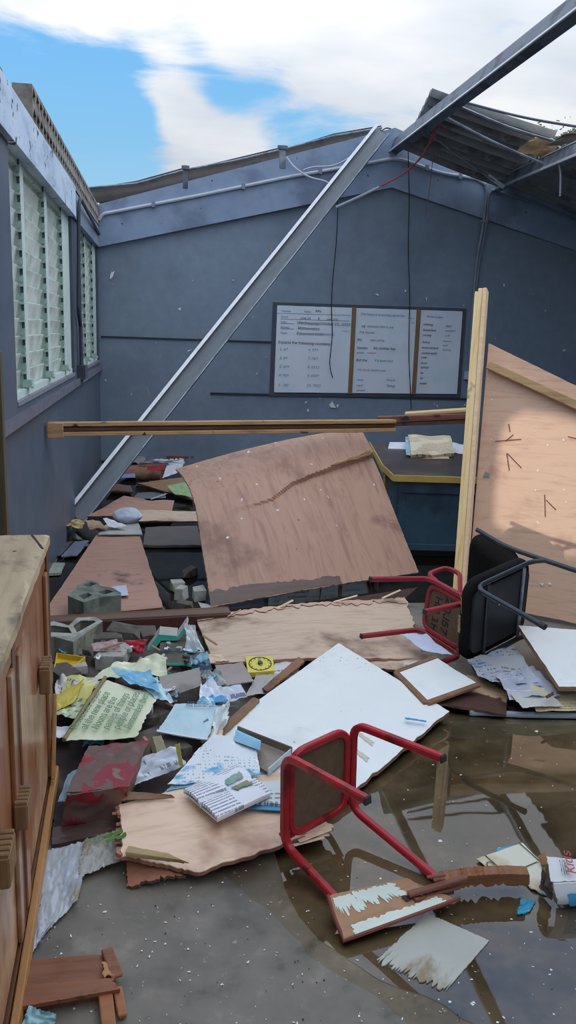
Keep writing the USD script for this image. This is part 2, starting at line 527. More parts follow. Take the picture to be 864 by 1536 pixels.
def letters(text, h, M, depth=.0015, bold=False, shear=0.0, center=False):
    m = meshkit.text_mesh(text, h, depth, bold)
    if shear:
        m.vertices[:, 0] += m.vertices[:, 1] * shear
    if center:
        m.apply_translation((-(m.bounds[0] + m.bounds[1])[0] / 2, -(m.bounds[0] + m.bounds[1])[1] / 2, 0))
    m.apply_transform(M)
    return m


def flecks(points, normal, size, seed, t=.0012, spread=1.0):
    """Small loose chips lying on a plane."""
    g = np.random.default_rng(seed)
    out = []
    for p in points:
        k = g.integers(4, 7)
        a = np.sort(g.random(k)) * 2 * np.pi
        s = size * (.5 + spread * g.random())
        q = np.c_[np.cos(a), np.sin(a) * (.4 + .5 * g.random())] * s * (.6 + .4 * g.random((k, 1)))
        pts = np.c_[q, np.zeros(k)]
        v = np.vstack([pts, pts + [0, 0, t], [[q[:, 0].mean(), q[:, 1].mean(), t * 1.4]]])
        f = []
        for i in range(k):
            j = (i + 1) % k
            f += [[i, j, k + j], [i, k + j, k + i], [k + i, k + j, 2 * k]]
        m = trimesh.Trimesh(v, f, process=False)
        M = frame(p, np.cross(normal, [.31, .52, .8]), normal)
        m.apply_transform(trimesh.transformations.rotation_matrix(g.random() * 6.28, [0, 0, 1]))
        m.apply_transform(M)
        out.append(m)
    return cat(out)


C_SECTION = lambda w, d, t=.004, lip=.018: sg.LineString([(d, w / 2 - lip), (d, w / 2), (0, w / 2), (0, -w / 2), (d, -w / 2), (d, -w / 2 + lip)]).buffer(t / 2, cap_style=2, join_style=2)

# ================================================================== the setting
YB, XL, XR = 10.0, -.76, 6.0          # far wall, left wall, right wall


def struct(name, mesh, m, smooth=30, label=None):
    return single(name, mesh, m, label=label, kind='structure', smooth=smooth)


# ---- floor
M_FLOOR = mat('concrete_floor', [C(84, 80, 72), C(116, 111, 101), C(124, 118, 108), C(146, 139, 128)], scale=7, detail=12, span=.20, rough=.55, bump=.4, blotch=C(78, 72, 64), bscale=1.3, bcut=(.46, .62), second=C(150, 146, 138), sscale=34, scut=(.66, .74), world=True, brough=.35, dist=.004)
g = np.linspace(0, 1, 2)
struct('floor', box((-.96, -4.2, -.12), (6.2, 10.2, 0)), M_FLOOR)
struct('ground', box((-40, -30, -.32), (45, 60, -.14)), mat('grass_ground', [C(70, 84, 46), C(104, 112, 70)], scale=1.5, rough=.9, world=True, blotch=C(120, 108, 84), bscale=.3))

# ---- far gable wall
GT = [(-.96, 2.905), (2.66, 4.0), (6.2, 2.78)]
gable = sg.Polygon([(-.96, 0), (6.2, 0), GT[2], GT[1], GT[0]])


def wall_xz(poly, y0, y1):
    m = trimesh.creation.extrude_polygon(poly, y1 - y0, engine='earcut')
    v = m.vertices.copy()
    m.vertices = np.c_[v[:, 0], y1 - v[:, 2], v[:, 1]]
    if m.volume < 0:
        m.invert()
    return m


wb = struct('wall_back', wall_xz(gable, YB, YB + .2), M_WALL)
band = sg.Polygon([(-.74, 2.512), (2.66, 3.345), (6.2, 2.46), GT[2], GT[1], (-.74, 2.972)])
usdkit.mesh(stage, wb + '/gable_beam', wall_xz(band, YB - .06, YB), M_BEAM, smooth=30)
usdkit.mesh(stage, wb + '/joint_strip', cat([box((-.74, YB - .012, 1.498), (1.28, YB, 1.516)), box((.55, YB - .014, .862), (3.95, YB, .884))]), mat('joint_shadow', [C(40, 44, 54), C(48, 52, 62)], rough=.7), smooth=False)  # dark strips draw the panel joints together with their shadow line
_g = np.random.default_rng(3)
_pts = [PY(*q, YB - .012) for q in [(168, 410), (169, 412), (270, 464), (285, 521), (158, 570), (198, 591), (505, 610), (500, 607), (566, 442), (608, 436), (640, 449), (801, 441), (697, 608), (700, 604), (459, 603), (462, 615), (385, 560), (350, 420), (756, 428), (818, 466), (846, 525), (742, 508), (652, 606), (655, 609)]]
_pts += [np.array([x, YB - .002, z]) for x, z in zip(_g.uniform(-.6, 5.2, 26), _g.uniform(.7, 2.3, 26))]
chips = flecks(_pts[:4] + _pts[6:8], (0, -1, 0), .045, 5)
usdkit.mesh(stage, wb + '/paint_chip', cat([chips, flecks(_pts[4:24], (0, -1, 0), .022, 6), flecks(_pts[24:], (0, -1, 0), .010, 7)]), WHITE_CHIP, smooth=False).GetPrim().SetCustomDataByKey('kind', 'stuff')

# ---- left wall with two louvred windows
ZS, ZH, ZT = 1.225, 2.52, 2.745
W1, W2 = (4.43, 7.25), (7.72, 9.92)


def yz_wall(poly, x0, x1):
    m = trimesh.creation.extrude_polygon(poly, x1 - x0, engine='earcut')
    v = m.vertices.copy()
    m.vertices = np.c_[x0 + v[:, 2], v[:, 0], v[:, 1]]
    if m.volume < 0:
        m.invert()
    return m


# added unseen hole in the left wall, shaped to cast the partition's sun patch
B1, B2 = P(690, 905, .03), P(864, 935, .03)
BT = PY(725, 437, 5.2)
BOARD = plane_of(B1, B2, BT)
if BOARD[1][1] > 0:
    BOARD = (BOARD[0], -BOARD[1])
hole = []
for q in [(741, 786), (744, 705), (751, 655), (765, 628), (786, 617), (830, 622), (872, 634), (935, 660), (945, 830), (872, 836), (800, 826)]:
    p0 = PL(*q, BOARD)
    p1 = p0 + SUN_DIR * ((XL - p0[0]) / SUN_DIR[0])
    hole += [(p1[1], p1[2]), tuple((p1 + SUN_DIR * (.21 / abs(SUN_DIR[0])))[1:])]
hole = list(sg.MultiPoint(hole).convex_hull.exterior.coords)[:-1]
openings = [[(a, ZS), (b, ZS), (b, ZH), (a, ZH)] for a, b in (W1, W2)] + [hole]
wl = struct('wall_left', yz_wall(sg.Polygon([(-4.2, 0), (YB, 0), (YB, ZT), (-4.2, ZT)], openings), XL - .2, XL), M_LEFT)
# the lintel beam: pale and weathered over the near window, painted dark further on
usdkit.mesh(stage, wl + '/lintel_beam', box((XL - .22, -4.2, ZH - .012), (XL + .035, 7.28, ZT)), M_BEAM_PALE, smooth=False).GetPrim().SetCustomDataByKey('label', 'weathered pale blue lintel with flaking paint')
usdkit.mesh(stage, wl + '/lintel_beam_001', box((XL - .18, 7.28, ZH - .012), (XL + .02, YB, ZT - .02)), M_WALL, smooth=False)
usdkit.mesh(stage, wl + '/sill_ledge', cat([prism([(-.05, -.028), (.05, -.028), (.05, .016), (-.05, .03)], (XL - .02, 3.9, 1.15), (XL - .02, YB, 1.15))]), mat('ledge_paint', [C(86, 88, 102), C(108, 108, 120)], scale=8, rough=.5, bump=.2), smooth=False)
usdkit.mesh(stage, wl + '/window_sill', cat([box((XL - .14, a, ZS - .012), (XL + .006, b, ZS + .012)) for a, b in (W1, W2)]), mat('sill_paint', [C(110, 112, 124), C(134, 134, 142)], scale=8, rough=.5), smooth=False)

# screen blocks on top of the left wall
M_SCREEN = mat('screen_block', [C(126, 122, 116), C(150, 146, 138)], scale=9, rough=.85, bump=.5, blotch=C(108, 98, 88), bscale=3)


def screen_block(y0, y1, z0, z1, x0, x1):
    L, H = y1 - y0, z1 - z0
    n, rows, holes = max(2, int(round(L / .14))), 2, []
    for r in range(rows):
        for k in range(n):
            cy, cz = y0 + (k + .5) * L / n, z0 + (r + .5) * H / rows
            hy, hz = L / n * .44, H / rows * .42
            holes.append([(cy - hy, cz - hz * .2), (cy - hy * .3, cz + hz), (cy + hy, cz + hz * .4), (cy + hy * .3, cz - hz)])
    return cat([yz_wall(sg.Polygon([(y0, z0), (y1, z0), (y1, z1), (y0, z1)], holes), x0 + .03, x1), box((x0, y0, z0), (x0 + .03, y1, z1))])


yy = 5.16
while yy < 9.95:
    ye = min(yy + .42, 10.0)
    usdkit.mesh(stage, numbered(wl + '/screen_block'), screen_block(yy, ye - .006, ZT, 2.958, XL - .09, XL + .02), M_SCREEN, smooth=False)
    yy = ye
usdkit.mesh(stage, numbered(wl + '/screen_block'), screen_block(3.9, 4.72, ZT, 2.90, XL - .20, XL - .06), M_SCREEN, smooth=False)

M_LOUVRE = usdkit.material(stage, '/World/Looks/louvre_white', {'tc': ('texture_coordinate', {}), 'n': ('noise_texture', {'scale': 7.0, 'detail': 4.0}), 'r': ('rgb_ramp', {'ramp': [(.3, C(208, 216, 210)), (.6, C(238, 243, 238)), (.74, C(236, 240, 236)), (.8, C(160, 166, 160))]}),
                                                                'p': ('principled_bsdf', {'roughness': .5}), 't': ('translucent_bsdf', {}), 'm': ('mix_closure', {'fac': .45})},
                           [('tc.object', 'n.vector'), ('n.fac', 'r.fac'), ('r.color', 'p.base_color'), ('r.color', 't.color'), ('p.BSDF', 'm.closure1'), ('t.BSDF', 'm.closure2')], surface='m.closure')
M_JAMB = mat('jamb_white', [C(186, 204, 198), C(208, 224, 216)], scale=8, rough=.5, bump=.1, second=C(120, 136, 132), sscale=14, scut=(.68, .74))
M_CLIP = mat('louvre_clip', [C(150, 172, 162), C(176, 194, 184)], scale=20, rough=.5)


def window(n, bays, jambs, label):
    t = Thing(f'window_{n}', label, None, kind='structure')
    x = XL - .045
    for a, b in jambs:
        t.part('mullion', box((x - .05, a, ZS + .012), (x + .02, b, ZH - .012)), M_JAMB, smooth=False)
    a, b = jambs[0][0], jambs[-1][1]
    t.part('frame_head', box((x - .05, a, ZH - .045), (x + .012, b, ZH - .013)), M_JAMB, smooth=False)
    t.part('frame_sill', box((x - .05, a, ZS + .012), (x + .025, b, ZS + .05)), M_JAMB, smooth=False)
    clips, slots = [], []
    for a, b in bays:
        k, z = 0, ZS + .05
        while z < ZH - .06:
            blade = bevel_box((.011, b - a - .012, .103), .003)
            blade.apply_transform(trimesh.transformations.rotation_matrix(.24 + .04 * math.sin(k * 2.3 + a), [0, 1, 0]))
            blade.apply_translation((x - .02, (a + b) / 2, z + .052))
            t.part('louvre_blade', blade, M_LOUVRE, smooth=False)
            clips.append(box((x + .004, b - .022, z + .012), (x + .024, b - .008, z + .040)))
            slots.append(box((x + .006, b - .019, z + .048), (x + .022, b - .011, z + .084)))
            clips.append(box((x + .0, b - .05, z + .082), (x + .026, b - .008, z + .094)))
            clips.append(box((x - .012, a + .006, z + .02), (x + .012, a + .014, z + .06)))
            z += .0965
            k += 1
        crank = cat([box((x, b - .03, ZS + .055), (x + .05, b + .035, ZS + .10)), tube([(x + .04, b, ZS + .08), (x + .06, b - .02, ZS + .07), (x + .065, b - .10, ZS + .062)], .009, 6)])
        t.part('crank_handle', crank, M_CLIP)
    t.part('louvre_clip', cat(clips), M_CLIP, smooth=False, kind='stuff')
    t.part('clip_slot', cat(slots), mat('clip_dark', [C(52, 72, 66), C(70, 92, 84)], scale=20, rough=.6), smooth=False, kind='stuff')


window(1, [(4.505, 4.905), (5.02, 5.83), (5.965, 6.76)], [(4.44, 4.505), (4.905, 5.02), (5.83, 5.965), (6.76, 7.245)], 'large white louvred window nearest the camera in the left wall')
window(2, [(7.90, 8.60), (8.70, 9.50)], [(7.73, 7.90), (8.60, 8.70), (9.50, 9.915)], 'narrow-looking white louvred window beside the far corner of the left wall')

# ---- right and rear walls and the roof that is left over the right side
struct('wall_right', yz_wall(sg.Polygon([(-4.2, 0), (YB, 0), (YB, 2.86), (-4.2, 2.86)]), XR, XR + .2), M_WALL)
struct('wall_rear', wall_xz(gable, -4.4, -4.2), M_WALL)

RIDGE = (2.66, 3.93)
SLOPE = -.315


def roof_z(x):
    return RIDGE[1] + SLOPE * abs(x - RIDGE[0])


def corrugated(c, waves, amp=.03, t=.006, warp=None, nu=8, per=6):
    """A corrugated sheet over the quad TL, TR, BR, BL; the corrugations run from left to right."""
    def w(U, V):
        o = amp * np.sin(V * waves * 2 * np.pi)
        return o + (warp(U, V) if warp is not None else 0)
    return slab(c, nu, waves * per, t, w)


roof = Thing('corrugated_roof', 'grey corrugated roof still in place along the right edge', 'roof', frame((3.7, 3, 3.4)))
y0 = -4.4
k = 0
while y0 < YB:
    y1 = min(y0 + .9, YB + .25)
    x0 = 4.02 if y0 > 5.6 else (3.86 if y0 > 2 else 3.5)
    x0 += .12 * math.sin(k * 2.1)
    c = [(x0, y0, roof_z(x0)), (6.35, y0, roof_z(6.35)), (6.35, y1 + .04, roof_z(6.35) - .012), (x0, y1 + .04, roof_z(x0) - .012)]
    roof.part('roof_sheet', corrugated(c, 6, .022, .006), M_ZINC)
    y0 += .9
    k += 1
for xx in (5.1, 5.9):
    roof.part('roof_purlin', prism(C_SECTION(.12, .05), (xx, -4.2, roof_z(xx) - .105), (xx, YB, roof_z(xx) - .105)), M_GALV_DARK)

# ================================================================== roof wreckage
def purlin(name, label, a, b, w, d, up, m=M_GALV, group=None, flip=False):
    """A cold-formed C section from a to b: its web w tall along up, flanges d deep, the upper one paled to carry a highlight."""
    a, b = np.asarray(a, float), np.asarray(b, float)
    t = Thing(name, label, 'roof beam', frame(a, b - a, up), group)
    sec = C_SECTION(w, d)
    if flip:
        sec = affinity.scale(sec, -1, 1, origin=(0, 0))
    t.part('channel', prism(sec, a, b, up), m, smooth=False)
    X = (b - a) / np.linalg.norm(b - a)
    Z = np.asarray(up, float) - X * np.dot(up, X)
    Z /= np.linalg.norm(Z)
    Y = np.cross(Z, X) * (-1 if flip else 1)
    for s in (-1, 1):
        o = Z * s * (w / 2 - .004)
        t.part('flange', bar(a + o + Y * d / 2, b + o + Y * d / 2, d + .004, .009, Z, .002), M_RIB if s > 0 else m)  # upper flange has its highlight put into the colour
    return t, X, Y, Z


# the purlin that slid down: from the ridge to the floor by the left wall
pa, pb = PY(571, 199, 9.80), P(114, 776, .02)
pa2 = pa + (pa - pb) / np.linalg.norm(pa - pb) * .02
_ax = (pb - pa) / np.linalg.norm(pb - pa)
_view = EYE - (pa + pb) / 2
_up = np.cross(_ax, _view)
_up = _up / np.linalg.norm(_up)
_up = _up if _up[2] > 0 else -_up
_up = _up * .95 - _view / np.linalg.norm(_view) * .22      # the web leans back a little
FLIP_FALLEN = np.dot(np.cross(_up, _ax * -1), _view) < 0
fallen, X, Y, Z = purlin('fallen_purlin', 'long steel roof channel fallen diagonally from the gable top to the left wall', pb, pa2, .185, .05, _up, mat('galvanised_web', [C(92, 100, 108), C(116, 124, 132)], scale=9, rough=.5, bump=.05, metallic=.3, stretch=(.3, 1, 1)), flip=FLIP_FALLEN)
for _s, _w in ((1, .034), (-1, .012)):
    _o = Z * _s * (.0925 - _w / 2 + .004) + Y * .050
    fallen.part('lip', bar(pb + _o, pa2 + _o, .006, _w, Z, .002), M_RIB if _s > 0 else M_GALV, label='rolled upper lip with its highlight in the colour' if _s > 0 else None)
for f, s in ((.22, .12), (.36, .10), (.60, .09)):
    q = pb + (pa - pb) * f + Z * .09
    fallen.part('splinter', bar(q, q + np.array([-.03, -.03, s * 1.4]), .010, .006, (1, 0, 0)), ply('ply_raw', C(196, 160, 116), C(160, 120, 84)), label='wood splinter caught on the steel edge')

ra, rb = np.array([2.635, 9.96, 3.815]), np.array([2.655, 1.2, 3.80])
rp_, X, Y, Z = purlin('ridge_purlin', 'steel ridge channel still running overhead from the gable apex toward the camera', rb, ra, .15, .09, (.36, 0, 1), M_GALV_DARK, flip=True)
for _q in (-1, 1):
    _o = Z * (-.075 + .012 * (_q > 0)) + Y * (.09 if _q > 0 else .0)
    rp_.part('lip', bar(rb + _o, ra + _o, .014, .022, Z, .002), M_RIB, label='rolled edge with its highlight in the colour')
qa, qb = PY(744, 275, 9.87), PY(870, 219, 7.3)
qe = qb + (qb - qa) * 2.2
sp_, X, Y, Z = purlin('slope_purlin', 'steel channel with a highlight-white flange at the right edge under the torn roof sheets', qe, qa, .15, .07, (.3, 0, 1), M_GALV, flip=True)
for _q, _w in ((-1, .03), (1, .012)):
    _o = Z * (-.074 if _q < 0 else .06) + Y * (.0 if _q < 0 else -.004)
    sp_.part('lip', bar(qe + _o, qa + _o, .016, _w, Z, .002), M_RIB, label='flange edge with its white highlight in the colour')

# the loose corrugated sheets hanging between ridge and slope
sA, sB, sD, sC = PY(648, 133, 8.55), PY(604, 224, 9.85), PY(756, 282, 9.8), PY(836, 196, 8.35)
for k in range(3):
    f0, f1 = k / 3, (k + 1) / 3 + .02
    if k == 2:
        f1 = 1.0
    c = [sA + (sB - sA) * f0, sC + (sD - sC) * f0, sC + (sD - sC) * f1, sA + (sB - sA) * f1]
    labs = ['torn corrugated roof sheet lifted highest above the gable, scalloped edge on the sky', 'middle corrugated roof sheet drooping beside the ridge channel', 'corrugated roof sheet lying lowest against the top of the right gable slope']
    t = Thing('loose_roof_sheet', labs[k], 'roof sheet', quad_frame(c), 'loose corrugated sheets')
    t.part('sheet', corrugated(c, 3, .055, .007, lambda U, V: .02 * np.sin(U * 2.6), nu=14, per=8), M_ZINC)
for k, (a, b, lab) in enumerate([((PY(664, 173, 8.7), PY(832, 252, 8.3)), None, 'bright steel batten crossing the middle of the hanging sheets'),
                                 ((PY(632, 190, 9.3), PY(754, 279, 9.4)), None, 'steel batten lowest under the hanging sheets, ending at a white tip'),
                                 ((PY(690, 160, 8.3), PY(836, 213, 8.0)), None, 'steel batten along the upper part of the hanging sheets'),
                                 ((PY(692, 152, 8.2), PY(880, 192, 7.9)), None, 'thin steel batten sticking out right into the sky')]):
    p0, p1 = a
    off = (EYE - p0) / np.linalg.norm(EYE - p0) * .12
    t = Thing('roof_batten', lab, 'metal strip', frame(p0 + off, p1 - p0), 'loose roof battens')
    mid = (p0 + p1) / 2 + off + np.array([0, 0, -.03])
    t.part('strip', sweep(rounded_path([p0 + off, mid, p1 + off], 1.2, 7), square(.045, .02), up=(0, -.4, 1)), M_GALV if k != 3 else M_GALV_DARK)
    if k == 1:
        t.part('end_tip', sweep([p1 + off - (p1 - p0) * .2, p1 + off], square(.05, .05), up=(0, -.4, 1)), M_RIB, label='bright cut end')
c = [PY(768, 228, 8.6), PY(800, 205, 8.3), PY(842, 212, 8.0), PY(820, 240, 8.3)]
single('board_scrap', slab(c, 8, 6, .02, crumple(.03, 3, 4), (.05, .03, .02, .05), 9), ply('ply_raw', C(196, 160, 116), C(160, 120, 84)), 'torn brown board jammed between the sheets and the steel channel at upper right', 'board', quad_frame(c))
c = [PY(810, 222, 7.9), PY(846, 200, 7.7), PY(880, 196, 7.6), PY(880, 216, 7.6)]
single('broken_board_end', slab(c, 8, 5, .03, crumple(.04, 3, 8), (.03, .02, .02, .04), 3), mat('rotten_wood', [C(84, 76, 70), C(112, 102, 92)], scale=6, stretch=(1, 5, 5), rough=.8), 'dark splintered board end on top of the roof at the right edge', 'board', quad_frame(c))

# neighbouring roof beyond the gable, its near edge hanging over the wall
M_FAR_ROOF = mat('far_roof', [C(78, 72, 70), C(104, 96, 92)], scale=4, rough=.8, bump=.2, blotch=C(64, 58, 58), bscale=2)
nb = Thing('next_roof', 'brown edge of the next room\'s roof sagging along the left gable slope', 'roof', frame((1, 10.3, 3.5)))
ed = [(-.86, 288), (277, 262), (426, 233), (556, 203)]
topl = [PY(134, 284, 10.22), PY(205, 277, 10.22), PY(277, 257, 10.24), PY(352, 243, 10.24), PY(424, 226, 10.24), PY(500, 206, 10.24), PY(572, 194, 10.24)]
botl = [PY(134, 306, 10.21), PY(205, 294, 10.21), PY(277, 278, 10.21), PY(352, 264, 10.21), PY(424, 250, 10.21), PY(500, 236, 10.21), PY(572, 214, 10.21)]
for k in range(3):
    i0, i1 = (0, 2, 4)[k], (2, 4, 6)[k]
    back = np.array([0, 3.2, .05])
    far = np.array([[p + back * s + [0, 0, .035 * math.sin(s * 3 + j) - .04 * math.sin(math.pi * (j % 2) / 1)] for s in np.linspace(0, 1, 5)] for j, p in enumerate(topl[i0:i1 + 1])])
    nb.part('roof_sheet', thick(far.transpose(1, 0, 2), .012), M_FAR_ROOF)
    edge = np.array([[p + (q - p) * s + [0, -.03 * math.sin(s * 3.14), 0] for p, q in zip(topl[i0:i1 + 1], botl[i0:i1 + 1])] for s in np.linspace(0, 1, 4)])
    nb.part('edge_flap', thick(edge, .01, (0, -1, 0)), M_FAR_ROOF)
    nb.part('edge_trim', tube([topl[i] + [0, -.03, .01] for i in range(i0, i1 + 1)], .013, 6), M_GALV, label='pale metal edge strip')
nb.part('roof_sheet', thick(np.array([[np.array([2.75 + 3.4 * s, y, 3.90 - 1.12 * s]) for s in np.linspace(0, 1, 5)] for y in (10.22, 13.4)]), .012), M_FAR_ROOF)
for q, w in ((278, .055), (423, .07)):
    z0, z1 = PY(q, 281 if q < 300 else 251, 9.99), PY(q, 252 if q < 300 else 222, 9.99)
    t = Thing('rafter_stub', 'small grey rafter stub standing on the left gable slope, ' + ('the left one of two' if q < 300 else 'the right one of two'), 'rafter', frame(z0), 'rafter stubs on the gable')
    t.part('stub', bar(z0 - [0, .03, .02], z1 + [0, -.03, .02], w, .05, (0, 1, 0)), M_GALV_DARK if q < 300 else M_GALV)
    t.part('nail_plate', box(z1 - [w * .8, .08, .025], z1 + [w * .8, -.02, .012]), M_GALV_DARK, smooth=False)

# ------------------------------------------------------------------ conduits and cables on the gable
YW = YB - .075


def pipe(name, label, cat_, pts, r, m, bend=.0, group=None, M=None):
    pts = [np.asarray(p) for p in pts]
    return single(name, tube(pts, r, 8, bend=bend), m, label, cat_, M if M is not None else frame(pts[-1]), group)


left_c = [PY(148, 330, YW), PY(154, 321, YW), PY(300, 293, YW), PY(430, 266, YW), PY(540, 247, YW), PY(588, 238, YW), PY(604, 239, YW), PY(660, 259, YW), PY(716, 268, YW), PY(728, 276, YW), PY(730, 290, YW), PY(725, 340, YW), PY(716, 384, YW + .05), PY(708, 470, YW + .055), PY(703, 560, YW + .055)]
cd = Thing('white_conduit', 'long white conduit following the gable beam then dropping to the whiteboard', 'pipe', frame(left_c[-1]))
cd.part('pipe_run', tube(left_c[:10], .020, 8, bend=.10), M_PVC)
cd.part('pipe_drop', tube(left_c[9:], .018, 8, bend=.15), M_PVC_GREY)
for q in ((230, 307), (365, 280), (480, 257), (640, 252), (690, 265)):
    p = PY(*q, YW)
    cd.part('pipe_clip', box(p - [.02, .026, .03], p + [.02, .026, .03]), M_PVC_GREY, smooth=False)
p = PY(701, 563, YB - .03)
cd.part('socket_box', box(p - [.035, .03, .05], p + [.035, .03, .05]), M_PVC, smooth=False)
cd2 = Thing('grey_conduit', 'thin grey conduit running beside the white one and off along the right gable slope', 'pipe', frame(PY(712, 440, YW)))
cd2.part('pipe_run', tube([PY(870, 333, YW), PY(800, 304, YW), PY(738, 284, YW), PY(733, 292, YW), PY(729, 340, YW), PY(720, 384, YW + .05), PY(713, 440, YW + .055), PY(708, 540, YW + .055)], .014, 8, bend=.05), M_PVC_GREY)
cd2.part('pipe_clip', box(PY(728, 332, YW) - [.05, .022, .015], PY(728, 332, YW) + [.03, .022, .015]), M_PVC_GREY, smooth=False)

for k, (pts, lab) in enumerate([([PY(612, 212, 9.86), PY(613, 262, 9.88), PY(614, 300, 9.93), PY(612, 380, 9.96), PY(615, 440, 9.955), PY(613, 530, 9.93), PY(617, 614, 9.93)], 'thin black cord hanging from the ridge down across the whiteboard\'s right half'),
                                ([PY(505, 283, 9.86), PY(507, 312, 9.9), PY(505, 360, 9.95), PY(498, 430, 9.96), PY(497, 470, 9.93), PY(499, 500, 9.93), PY(494, 548, 9.93), PY(499, 567, 9.92)], 'thin black cord hanging over the first whiteboard panel')]):
    pipe('hanging_cord', lab, 'cord', pts, .0055, M_BLACK, .2, 'black cords on the far wall')
for k, (pts, lab) in enumerate([([PY(664, 172, 8.5), PY(655, 196, 8.8), PY(640, 226, 9.3), PY(612, 258, 9.75), PY(572, 279, 9.85)], 'red cable arcing from the ridge channel to the gable beam, the lower of the pair'),
                                ([PY(661, 172, 8.5), PY(648, 205, 9.0), PY(634, 236, 9.4), PY(610, 256, 9.75)], 'red cable arcing from the ridge channel, the upper of the pair')]):
    pipe('red_cable', lab, 'cable', pts, .009, M_RED_CABLE, .5, 'red cables at the ridge')
pipe('white_cable', 'stiff white cable end sticking out where the red cable reaches the gable beam', 'cable', [PY(504, 311, 9.8), PY(535, 297, 9.82), PY(568, 281, 9.85)], .016, M_PVC, .2)
pipe('white_cable', 'white cable loop hanging from the right rafter stub to the fallen channel', 'cable', [PY(430, 236, 9.90), PY(440, 250, 9.86), PY(462, 266, 9.8), PY(490, 272, 9.78), PY(502, 283, 9.75)], .011, M_PVC, .2)
pipe('white_cable', 'white cable stretched from the conduit up to the ridge', 'cable', [PY(455, 255, 9.87), PY(470, 250, 9.8), PY(500, 250, 9.8), PY(530, 234, 9.8), PY(558, 207, 9.85)], .010, M_PVC, .3)
pipe('loose_wire', 'thin rusty wire dangling below the red cables', 'wire', [PY(650, 185, 8.9), PY(650, 230, 9.3), PY(645, 280, 9.6), PY(640, 310, 9.7), PY(638, 327, 9.7)], .004, mat('rust_wire', [C(150, 110, 96), C(120, 96, 84)], rough=.7), .3)
pipe('loose_wire', 'white wire hanging from the steel channel at the right edge', 'wire', [PY(838, 244, 7.8), PY(841, 262, 7.85), PY(840, 294, 7.9)], .009, M_PVC, .1)
pipe('loose_wire', 'thin wire loop at the very top of the gable', 'wire', [PY(570, 198, 9.9), PY(580, 191, 9.95), PY(590, 195, 9.95), PY(594, 202, 9.95)], .007, M_BLACK, .1)

# conduit on the left wall between the windows
lw = Thing('dark_conduit', 'dark grey conduit running down the left wall between the two windows', 'pipe', frame((XL, 7.4, ZS)))
lw.part('pipe_run', tube([(XL + .03, 9.85, 2.64), (XL + .05, 8.4, 2.66), (XL + .06, 7.42, 2.68), (XL + .05, 7.36, 2.60), (XL + .03, 7.36, 1.75), (XL + .03, 7.52, 1.62), (XL + .03, 7.56, 1.28)], .016, 8, bend=.06), mat('dark_conduit', [C(56, 60, 72), C(70, 74, 86)], rough=.5))
lw.part('pipe_drop', tube([(XL + .03, 7.50, 2.55), (XL + .03, 7.50, 1.28)], .014, 8), mat('dark_conduit', [C(56, 60, 72), C(70, 74, 86)], rough=.5))
lw.part('switch_box', box((XL, 7.42, 1.17), (XL + .07, 7.66, 1.29)), mat('dark_conduit', [C(56, 60, 72), C(70, 74, 86)], rough=.5), smooth=False)
lw.part('cover_plate', box((XL, 7.70, 1.21), (XL + .03, 7.88, 1.33)), M_PVC, smooth=False)

# ------------------------------------------------------------------ whiteboard
YF = YB - .03
M_BOARD = mat('whiteboard', [C(218, 226, 238), C(232, 238, 246)], scale=1.5, rough=.3, bump=.01, blotch=C(208, 226, 236), bscale=1.2, bcut=(.45, .65), spec=.5)
wtl, wtr, wbr, wbl = PY(416, 458, YF), PY(694, 467, YF), PY(685.5, 591, YF), PY(411, 588.5, YF)
wb_ = Thing('whiteboard', 'three-panel whiteboard covered with handwriting on the dark far wall', 'whiteboard', frame((wbl + wbr) / 2))


def wpt(u, v, y=YF):
    q = (1 - u) * (1 - v) * wtl + u * (1 - v) * wtr + u * v * wbr + (1 - u) * v * wbl
    return np.array([q[0], y, q[2]])


def wquad(u0, u1, y, t, v0=0.0, v1=1.0):
    return slab([wpt(u0, v0, y), wpt(u1, v0, y), wpt(u1, v1, y), wpt(u0, v1, y)], 1, 1, t, n=(0, -1, 0))


wb_.part('backing', wquad(-.022, 1.022, YF + .012, .017, -.035, 1.045), mat('board_frame', [C(66, 70, 80), C(78, 82, 92)], rough=.6), smooth=False)
for u0, u1 in ((0, .395), (.418, .745), (.768, 1.0)):
    wb_.part('writing_panel', wquad(u0, u1, YF, .01), M_BOARD, smooth=False)
for u in (.4065, .7565):
    wb_.part('divider', wquad(u - .0115, u + .0115, YF - .008, .018, -.01, 1.01), mat('divider_wood', [C(120, 92, 66), C(142, 112, 84)], stretch=(6, 6, 1), rough=.6), smooth=False)
INK = {'k': mat('ink_dark', [C(44, 44, 56), C(52, 52, 64)], rough=.6), 'g': mat('ink_faint', [C(124, 132, 152), C(136, 144, 164)], rough=.6), 'r': mat('ink_red', [C(190, 96, 110), C(200, 110, 120)], rough=.6), 'b': mat('ink_blue', [C(92, 124, 166), C(104, 136, 176)], rough=.6)}
notes = {'k': [], 'g': [], 'r': [], 'b': []}
